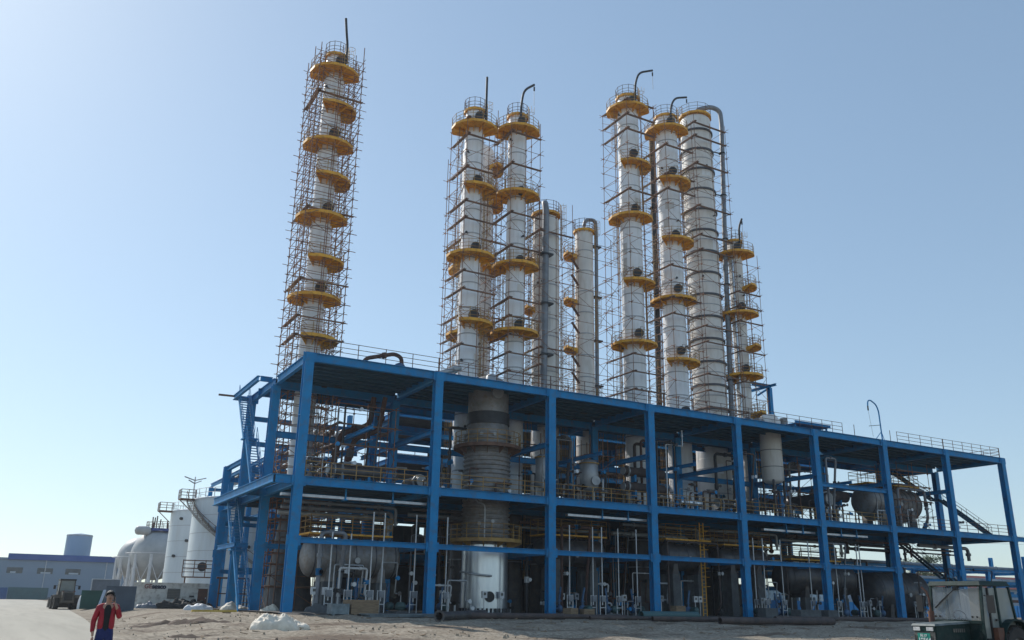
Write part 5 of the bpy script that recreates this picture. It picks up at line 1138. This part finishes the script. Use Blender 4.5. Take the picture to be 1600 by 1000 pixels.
# ------------------------------------------------------------------ wheel loader (rear view), local +x right, -y toward the camera
def wheel(mb, x, y, z, r, wd, axis='x'):
    pf = [(r * .55, -wd / 2), (r * .92, -wd / 2), (r, -wd / 2 + .06), (r, wd / 2 - .06), (r * .92, wd / 2), (r * .55, wd / 2)]; mb.lathe((x, y, z), pf, 28, axis, dup=True)
    for k in range(18):
        a = k * math.pi / 9
        for s_ in (-1, 1):
            if axis == 'x': mb.bar((x, y + (r + .01) * math.cos(a), z + (r + .01) * math.sin(a)), (x + s_ * wd * .48, y + (r + .01) * math.cos(a + .16), z + (r + .01) * math.sin(a + .16)), .07, .06, (0, math.cos(a), math.sin(a)))
            else: mb.bar((x + (r + .01) * math.cos(a), y, z + (r + .01) * math.sin(a)), (x + (r + .01) * math.cos(a + .16), y + s_ * wd * .48, z + (r + .01) * math.sin(a + .16)), .07, .06, (math.cos(a), 0, math.sin(a)))
def rim(mb, x, y, z, r, wd, axis): mb.lathe((x, y, z), [(.02, -wd * .2), (r * .3, -wd * .2), (r * .34, -wd * .3), (r * .56, -wd * .42), (r * .58, wd * .42), (r * .34, wd * .3), (.02, wd * .2)], 24, axis)
d, rn = local_frame(-10.5, 43.3)
t = thing('wheel_loader', 'dusty dark wheel loader parked on the pale road, seen from behind', 'wheel loader', (-10.5, 43.3, gz(-13, 43.3) + .03), rz=math.atan2(rn.y, rn.x) + .12)
for (x, y) in ((-1.0, -.2), (1.0, -.2), (-1.0, 2.7), (1.0, 2.7)):
    b = MB(); wheel(b, x, y, .72, .72, .52); wl = b.build('wheel', 'rubber', t, local=True); b = MB(); rim(b, x, y, .72, .72, .5, 'x'); b.build('rim', 'loader', wl, local=True)
b = MB(); b.box(-.7, .7, -1.2, 3.4, .65, 1.2); b.hexa([(-.62, -1.5, .75), (.62, -1.5, .75), (.62, .5, .75), (-.62, .5, .75), (-.55, -1.35, 1.85), (.55, -1.35, 1.85), (.6, .5, 2.0), (-.6, .5, 2.0)]); b.build('engine_hood', 'loader', t, local=True)
b = MB(); b.box(-.42, .42, -1.56, -1.5, .95, 1.75)
for k in range(7): b.box(-.4, .4, -1.59, -1.562, 1.0 + k * .1, 1.04 + k * .1)
b.build('grille', 'black', t, local=True)
for s_ in (-1, 1):
    b = MB(); b.box(s_ * 1.0 - .32, s_ * 1.0 + .32, -1.0, .7, 1.48, 1.56); b.box(s_ * 1.0 - .32, s_ * 1.0 + .32, -1.06, -1.0, 1.2, 1.56); b.build('fender', 'loader', t, local=True)
    b = MB(); b.bar((s_ * .8, .9, 2.6), (s_ * 1.25, .7, 2.5), .04, .04); b.box(s_ * 1.25 - .12, s_ * 1.25 + .12, .66, .72, 2.15, 2.55); b.build('mirror', 'black', t, local=True)
    b = MB(); b.box(s_ * .55 - .1, s_ * .55 + .1, -1.42, -1.37, 1.86, 1.98); b.build('tail_light', 'rusttank', t, local=True)
b = MB()
for x in (-.78, .78):
    for y in (.5, 2.0): b.bar((x, y, 1.55), (x * .93, y, 3.1), .12, .12)
b.box(-.85, .85, .4, 2.1, 1.4, 1.9); b.build('cab_frame', 'loader', t, local=True)
b = MB(); b.box(-.82, .82, .35, 2.15, 3.08, 3.24); b.build('cab_roof', 'black', t, local=True)
b = MB(); b.box(-.7, .7, .47, .49, 1.92, 3.06); b.box(-.7, .7, 2.01, 2.03, 1.92, 3.06); b.box(-.79, -.77, .6, 1.95, 1.92, 3.06); b.box(.77, .79, .6, 1.95, 1.92, 3.06); b.build('window', 'dustglass', t, local=True)
b = MB(); b.box(-.22, .22, .9, 1.3, 1.9, 2.5); b.build('seat', 'black', t, local=True)
b = MB(); b.hexa([(-1.3, 4.0, .15), (1.3, 4.0, .15), (1.3, 5.0, .15), (-1.3, 5.0, .15), (-1.3, 4.0, 1.1), (1.3, 4.0, 1.1), (1.3, 4.5, 1.1), (-1.3, 4.5, 1.1)]); b.bar((-.5, 3.2, 1.2), (-.5, 4.1, .7), .2, .3); b.bar((.5, 3.2, 1.2), (.5, 4.1, .7), .2, .3); b.build('bucket', 'loader', t, local=True); t.scale = (.92, .92, .92)

# ------------------------------------------------------------------ tractor: local +x forward, +y its left
T = thing('tractor', 'dark green cabbed tractor with a green number plate at the right edge of the yard', 'tractor', (6.47, -44.62, -.77), rz=R(183)); T.scale = (.93, .93, .93)
def tb(name, m, par=None): return lambda b: b.build(name, m, par or T, local=True)
b = MB(); b.hexa([(.75, -.36, .62), (2.35, -.33, .62), (2.35, .33, .62), (.75, .36, .62), (.75, -.38, 1.42), (2.3, -.32, 1.34), (2.3, .32, 1.34), (.75, .38, 1.42)]); hood = b.build('hood', 'tgreen', T, local=True)
b = MB(); b.hexa([(.72, -.41, 1.424), (2.42, -.37, 1.345), (2.42, .37, 1.345), (.72, .41, 1.424), (.74, -.37, 1.48), (2.38, -.34, 1.40), (2.38, .34, 1.40), (.74, .37, 1.48)]); b.build('hood_top', 'dusttop', hood, local=True)
b = MB(); 
for k in range(6): b.box(1.0 + k * .1, 1.06 + k * .1, -.375, -.36, 1.18, 1.28); 
for k in range(6): b.box(1.0 + k * .1, 1.06 + k * .1, .36, .375, 1.18, 1.28)
b.build('side_badge', 'tgrille', hood, local=True)
b = MB(); b.box(2.352, 2.40, -.33, .33, 1.19, 1.335); b.build('lamp_panel', 'tgreen', T, local=True)
for y in (-.2, .2): b = MB(); b.box(2.402, 2.43, y - .1, y + .1, 1.215, 1.315); b.build('headlight', 'lamp', T, local=True)
b = MB(); b.box(2.352, 2.38, -.31, .31, .5, 1.18)
for k in range(14): b.box(2.381, 2.40, -.29 + k * .044, -.27 + k * .044, .52, 1.08)
b.box(2.381, 2.41, -.31, -.29, .5, 1.1); b.box(2.381, 2.41, .29, .31, .5, 1.1); gr = b.build('grille', 'tgrille', T, local=True)
b = MB(); b.box(2.412, 2.425, -.19, .19, .90, 1.15); pt = b.build('number_plate', 'plate', T, local=True)
for s_, sz, y, z in (('19564', .155, -.175, .918), ('皖 17', .085, -.1, 1.058)):
    o = text(s_, sz, 'plateink', 'plate_lettering', .004); o.parent = pt; o.rotation_euler = (math.pi / 2, 0, math.pi / 2); o.location = (2.428, y, z)
b = MB(); b.box(-.9, .75, -.5, .5, .45, .85); b.box(.7, 2.3, -.24, .24, .45, .62); b.build('chassis', 'darksteel', T, local=True)
# cab
cw = .78
def P4(mb, a, c, wd=.07): mb.bar(a, c, wd, wd)
b = MB()
for s_ in (-1, 1):
    P4(b, (.72, s_ * cw, 1.45), (.60, s_ * cw, 2.46)); P4(b, (-.15, s_ * cw, .95), (-.12, s_ * cw, 2.46)); P4(b, (-1.05, s_ * cw, 1.25), (-.82, s_ * cw, 2.46)); P4(b, (.72, s_ * cw, .9), (.72, s_ * cw, 1.45)); P4(b, (.72, s_ * cw, .93), (-.15, s_ * cw, .93))
P4(b, (.72, -cw, 1.46), (.72, cw, 1.46), .08); P4(b, (-1.05, -cw, 1.25), (-1.05, cw, 1.25)); b.build('cab_frame', 'tgreen', T, local=True)
b = MB(); b.hexa([(.70, -.82, 2.48), (.70, .82, 2.48), (-.88, .82, 2.48), (-.88, -.82, 2.48), (.64, -.77, 2.60), (.64, .77, 2.60), (-.82, .77, 2.62), (-.82, -.77, 2.62)]); b.build('cab_roof', 'tgreen', T, local=True)
b = MB(); b.hexa([(.725, -.72, 1.52), (.735, -.72, 1.52), (.735, .72, 1.52), (.725, .72, 1.52), (.62, -.72, 2.42), (.63, -.72, 2.42), (.63, .72, 2.42), (.62, .72, 2.42)]); ws = b.build('windshield', 'windshield', T, local=True)
b = MB(); b.bar((.66, .05, 2.4), (.71, -.5, 1.98), .03, .02); b.bar((.69, -.18, 2.22), (.735, -.62, 1.84), .045, .03)
b.box(.55, .66, -.06, .1, 2.34, 2.44); b.build('wiper', 'black', ws, local=True)
b = MB()
for y in (-.64, -.5, .5, .64): b.disc((.735, y, 1.6), (1, 0, 0), .03, .02, 10)
b.build('glass_clip', 'black', ws, local=True)
for s_ in (-1, 1):
    b = MB(); b.hexa([(.66, s_ * cw - .005, 1.0), (-.08, s_ * cw - .005, 1.0), (-.08, s_ * cw + .005, 1.0), (.66, s_ * cw + .005, 1.0), (.56, s_ * cw - .005, 2.42), (-.07, s_ * cw - .005, 2.42), (-.07, s_ * cw + .005, 2.42), (.56, s_ * cw + .005, 2.42)]); dr = b.build('door', 'dustglass', T, local=True)
    b = MB(); P4(b, (.36, s_ * (cw + .03), .98), (.34, s_ * (cw + .03), 2.42), .05); P4(b, (.66, s_ * (cw + .03), 1.0), (.1, s_ * (cw + .03), 1.0), .05); b.box(.0, .12, s_ * (cw + .05) - .02, s_ * (cw + .05) + .02, 1.5, 1.56); b.build('door_frame', 'black', dr, local=True)
    b = MB(); b.hexa([(-.22, s_ * cw - .005, 1.2), (-.98, s_ * cw - .005, 1.3), (-.98, s_ * cw + .005, 1.3), (-.22, s_ * cw + .005, 1.2), (-.19, s_ * cw - .005, 2.42), (-.78, s_ * cw - .005, 2.42), (-.78, s_ * cw + .005, 2.42), (-.19, s_ * cw + .005, 2.42)]); b.build('side_window', 'dustglass', T, local=True)
    b = MB(); n = 10; pts = [(-.65 + .8 * math.cos(a), .72 + .8 * math.sin(a)) for a in [R(15 + k * 15) for k in range(n + 1)]]
    for k in range(n):
        (xa, za), (xb, zb) = pts[k], pts[k + 1]; y0, y1 = s_ * .5, s_ * 1.02; b.hexa([(xa, y0, za), (xb, y0, zb), (xb, y1, zb), (xa, y1, za), (xa, y0, za + .04), (xb, y0, zb + .04), (xb, y1, zb + .04), (xa, y1, za + .04)])
    b.build('fender', 'tgreen', T, local=True)
    b = MB(); wheel(b, -.65, s_ * .8, .68, .68, .38, 'y'); wl = b.build('wheel', 'rubber', T, local=True); b = MB(); rim(b, -.65, s_ * .8, .68, .68, .36, 'y'); b.build('rim', 'tgrille', wl, local=True)
    b = MB(); wheel(b, 1.75, s_ * .62, .4, .4, .2, 'y'); wl = b.build('wheel', 'rubber', T, local=True); b = MB(); rim(b, 1.75, s_ * .62, .4, .4, .18, 'y'); b.build('rim', 'tgrille', wl, local=True)
    b = MB(); b.bar((.6, s_ * .85, 2.2), (.72, s_ * 1.1, 2.15), .03, .03); b.box(.72, .77, s_ * 1.1 - .1, s_ * 1.1 + .1, 1.72, 2.2); b.build('mirror', 'black', T, local=True)
b = MB(); b.box(-1.04, -1.02, -.7, .7, 1.3, 1.4); b.hexa([(-1.03, -.7, 1.3), (-1.02, -.7, 1.3), (-1.02, .7, 1.3), (-1.03, .7, 1.3), (-.83, -.7, 2.42), (-.82, -.7, 2.42), (-.82, .7, 2.42), (-.83, .7, 2.42)]); b.build('rear_window', 'windshield', T, local=True)
b = MB(); b.box(-.6, -.55, -.3, .12, 1.2, 2.42); b.box(-.5, .0, -.25, .2, 1.1, 1.25); b.build('seat', 'tan', T, local=True)
b = MB(); b.box(-.75, -.73, .28, .7, 1.4, 2.4); b.box(-.75, -.73, -.7, -.3, 1.4, 2.4); b.build('curtain', 'curtain', T, local=True)
b = MB(); c = Vector((.38, -.1, 1.62)); b.poly([c + Vector((.1 * math.cos(a) * .5, .19 * math.sin(a), .19 * math.cos(a) * .8)) for a in [k * math.pi / 10 for k in range(20)]], .014, 6, closed=True); b.tube(c, (.6, -.1, 1.3), .02); b.build('steering_wheel', 'black', T, local=True)
b = MB(); b.tube((1.25, -.45, 1.2), (1.25, -.45, 1.75), .085, 12); b.poly([(1.25, -.45, 1.75), (1.25, -.46, 2.1), (1.28, -.5, 2.3), (1.32, -.62, 2.42)], .03, 8); b.build('exhaust', 'rusttank', T, local=True)
for s_ in (-1, 1):
    b = MB(); b.box(.05, .35, s_ * .9 - .08, s_ * .9 + .08, .5, 1.32); b.build('side_tank', 'rusttank', T, local=True)
b = MB(); b.box(.69, .715, -.75, .75, .6, 1.42); b.build('dash_panel', 'tgreen', T, local=True)
for s_ in (-1, 1): b = MB(); b.box(-1.0, -.2, s_ * .77 - .015, s_ * .77 + .015, .7, 1.26); b.build('side_panel', 'tgreen', T, local=True)
b = MB(); b.box(.4, .7, -.95, -.5, .4, .44); b.box(.4, .7, .5, .95, .4, .44); b.build('step', 'darksteel', T, local=True)
b = MB(); b.box(-2.6, -1.2, -.75, .75, .75, 1.15); b.bar((-1.2, 0, .6), (-.8, 0, .6), .1, .1); b.build('rear_box', 'brownpipe', T, local=True)

# ------------------------------------------------------------------ person
def skin(name, m, par, V, E, rad, sub=2, root=0, loc=True):
    me = bpy.data.meshes.new(name); me.from_pydata(V, E, []); o = bpy.data.objects.new('tmp_' + name, me); COL.objects.link(o)
    md = o.modifiers.new('s', 'SKIN'); md.use_smooth_shade = True
    for i, s_ in enumerate(me.skin_vertices[0].data): s_.radius = rad[i] if isinstance(rad[i], tuple) else (rad[i], rad[i]); s_.use_root = (i == root)
    ss = o.modifiers.new('u', 'SUBSURF'); ss.levels = sub; ss.render_levels = sub
    dg = bpy.context.evaluated_depsgraph_get(); nm = bpy.data.meshes.new_from_object(o.evaluated_get(dg)); bpy.data.objects.remove(o)
    nm.materials.clear(); nm.materials.append(M[m])
    for p in nm.polygons: p.use_smooth = True
    r = bpy.data.objects.new(name, nm); COL.objects.link(r); nm.name = name
    if par: r.parent = par; ORG[r.name] = (0, 0, 0)
    return r
def ch(*pts): return [tuple(p) for p in pts]
# local: facing -y, +x is image right (the person's left)
PZ = thing('person', 'man in an open red jacket and navy trousers holding his hand to his face', 'person', (-14.95, -39.1, -.76), rz=R(-4))
V = [(0, 0, .98), (0, 0, 1.12), (0, .01, 1.28), (0, .01, 1.42), (0, -.005, 1.50), (0, -.02, 1.56), (0, -.035, 1.625), (0, -.03, 1.68),
     (.19, .01, 1.40), (.27, -.06, 1.20), (.18, -.2, 1.42), (.13, -.19, 1.50),      # person's left arm raised to the face
     (-.19, .01, 1.40), (-.27, .03, 1.13), (-.27, -.03, .90), (-.26, -.05, .82),    # hanging arm
     (.1, 0, .9), (.12, -.02, .5), (.13, .02, .1), (.14, -.12, .04), (-.1, 0, .9), (-.13, -.03, .5), (-.14, .02, .1), (-.15, -.12, .04)]
E = [(0, 1), (1, 2), (2, 3), (3, 4), (4, 5), (5, 6), (6, 7), (3, 8), (8, 9), (9, 10), (10, 11), (3, 12), (12, 13), (13, 14), (14, 15), (0, 16), (16, 17), (17, 18), (18, 19), (0, 20), (20, 21), (21, 22), (22, 23)]
RR = [(.15, .11), (.14, .1), (.16, .11), (.13, .09), .058, (.07, .085), (.082, .1), (.07, .085), .058, .045, .034, .03, .058, .045, .034, .03, .085, .06, .042, .04, .085, .06, .042, .04]
body = skin('body', 'skin', PZ, V, E, RR)
def hand(name, c, dirn, side, curl):
    c = Vector(c); d = Vector(dirn).normalized(); s_ = Vector(side).normalized(); nrm = d.cross(s_)
    V = [tuple(c), tuple(c + d * .05), tuple(c + d * .085)]; E = [(0, 1), (1, 2)]; rd = [.022, (.036, .018), (.036, .016)]
    for k, (o, L) in enumerate(((-.03, .065), (-.01, .078), (.01, .072), (.03, .055))):
        b0 = c + d * .085 + s_ * o; p1 = b0 + d * L * .45 + nrm * curl * .01; p2 = p1 + d * L * .3 + nrm * curl * .03; n = len(V); V += [tuple(b0), tuple(p1), tuple(p2)]; E += [(2, n), (n, n + 1), (n + 1, n + 2)]; rd += [.0095, .009, .008]
    n = len(V); V += [tuple(c + d * .03 - s_ * .035), tuple(c + d * .06 - s_ * .06 + nrm * .01), tuple(c + d * .085 - s_ * .065 + nrm * .02)]; E += [(1, n), (n, n + 1), (n + 1, n + 2)]; rd += [.013, .011, .009]
    return skin(name, 'skin', PZ, V, E, rd, 2, 1)
hand('hand', (.125, -.19, 1.50), (-.35, .1, 1), (1, 0, .2), 1.6)
hand('hand', (-.26, -.05, .82), (0, -.15, -1), (0, 1, 0), 1.5)
b = MB(); b.box(.075, .10, -.235, -.165, 1.52, 1.66); tag(b.build('phone', 'black', org=None), 'small black phone held to the face of the man in red', 'phone')
ph = bpy.data.objects['phone']; ph.location = (-14.95, -39.1, -.76); ph.rotation_euler = (0, 0, R(-4))
b = MB(); b.lathe((0, -.02, 1.655), [(.099 * math.cos(a) + .004, .098 * math.sin(a)) for a in [R(-15 + k * 10.5) for k in range(11)]], 24); hr = b.build('hair', 'hair', PZ, local=True)
for v in hr.data.vertices:
    n_ = noise.noise(Vector(v.co) * 22) * .012; v.co.x *= 1 + n_ * 3; v.co.z += n_
    if v.co.y < -.07 and v.co.z < 1.69: v.co.y = -.07 - (v.co.y + .07) * .1; v.co.z += .035
    v.co.y = (v.co.y + .02) * 1.12 - .005
b = MB(); b.lathe((0, -.12, 1.635), [(.001, -.022), (.012, -.012), (.015, 0), (.008, .02), (.001, .035)], 10); nose = b.build('nose', 'skin', PZ, local=True)
for s_ in (-1, 1):
    b = MB(); b.lathe((s_ * .034, -.115, 1.655), [(.001, -.008), (.011, -.004), (.013, 0), (.011, .004), (.001, .008)], 10); b.build('eye', 'hair', PZ, local=True)
    b = MB(); b.lathe((s_ * .088, -.02, 1.635), [(.001, -.03), (.013, -.015), (.016, .01), (.001, .032)], 8); b.build('ear', 'skin', PZ, local=True)
b = MB(); b.box(-.024, .024, -.128, -.115, 1.585, 1.592); b.build('mouth', 'rusttank', PZ, local=True)
skin('shirt', 'blackcloth', PZ, [(0, -.012, .86), (0, -.012, 1.15), (0, -.01, 1.3), (0, 0, 1.42), (0, -.01, 1.5)], [(0, 1), (1, 2), (2, 3), (3, 4)], [(.155, .125), (.15, .12), (.165, .125), (.14, .1), (.062, .062)])
# trousers
skin('trousers', 'navycloth', PZ, [(0, 0, 1.1), (0, 0, .93), (.1, 0, .84), (.13, -.02, .5), (.14, .02, .12), (-.1, 0, .84), (-.14, -.03, .5), (-.15, .02, .12)], [(0, 1), (1, 2), (2, 3), (3, 4), (1, 5), (5, 6), (6, 7)], [(.17, .135), (.18, .14), (.115, .12), .095, .085, (.115, .12), .095, .085])
# jacket: two side shells with sleeves, open at the front
for s_, nm in ((1, 'jacket'), (-1, 'jacket')):
    if s_ == 1: Vj = [(.11, .0, .92), (.11, .0, 1.1), (.105, .01, 1.28), (.09, .01, 1.42), (.045, .01, 1.49), (.2, .01, 1.40), (.29, -.06, 1.20), (.2, -.19, 1.40)]
    else: Vj = [(-.11, .0, .92), (-.11, .0, 1.1), (-.105, .01, 1.28), (-.09, .01, 1.42), (-.045, .01, 1.49), (-.205, .01, 1.39), (-.285, .03, 1.13), (-.28, -.02, .89)]
    skin(nm, 'red', PZ, Vj, [(0, 1), (1, 2), (2, 3), (3, 4), (3, 5), (5, 6), (6, 7)], [(.095, .15), (.093, .145), (.09, .14), (.075, .115), (.045, .075), .082, .068, .052])
b = MB(); b.lathe((0, .035, 1.0), [(.20, -.1), (.195, .1), (.2, .3), (.19, .4), (.08, .5)], 20, a0=20, sweep=140); jb = b.build('jacket', 'red', PZ, local=True)
for v in jb.data.vertices: v.co.y = .035 + (v.co.y - .035) * .6
for s_ in (-1, 1):
    b = MB(); b.hexa([(s_ * .14 - .045, -.22, .0), (s_ * .14 + .045, -.22, .0), (s_ * .14 + .04, .06, .0), (s_ * .14 - .04, .06, .0), (s_ * .14 - .035, -.19, .06), (s_ * .14 + .035, -.19, .06), (s_ * .14 + .035, .06, .11), (s_ * .14 - .035, .06, .11)]); b.build('shoe', 'black', PZ, local=True)

# ------------------------------------------------------------------ haze
HAZE = 0.00025
if HAZE:
    b = MB(); b.box(-420, 460, -160, 620, -2.5, 70); hz = b.build('haze', 'tarp'); hz.data.materials.clear(); m = bpy.data.materials.new('air'); m.use_nodes = True; nt = m.node_tree
    nt.nodes.remove(nt.nodes['Principled BSDF']); v = nt.nodes.new('ShaderNodeVolumePrincipled'); v.inputs['Color'].default_value = (.82, .9, 1, 1); v.inputs['Density'].default_value = HAZE; v.inputs['Anisotropy'].default_value = .3
    nt.links.new(v.outputs[0], nt.nodes['Material Output'].inputs['Volume']); hz.data.materials.append(m); tag(hz, 'thin pale dusty air filling the whole yard', 'haze', kind='stuff')

# ------------------------------------------------------------------ tell look-alikes apart by their order in the view
from collections import defaultdict
byl = defaultdict(list)
for o in COL.objects:
    if o.parent is None and o.get('label'): byl[o['label']].append(o)
def vx(o):
    q = Vector(o.location) - CAM; return q.dot(r3) / max(.1, q.dot(f2))
NUM = ['leftmost', 'second', 'third', 'fourth', 'fifth', 'sixth', 'seventh']
for l, os_ in byl.items():
    if len(os_) > 1:
        for i, o in enumerate(sorted(os_, key=vx)): o['label'] = l + ', ' + NUM[i] + (' of %s' % ['', '', 'two', 'three', 'four', 'five', 'six', 'seven'][len(os_)] if i == 0 else ' of its kind')

PZ.scale = (.87, .95, 1.0)
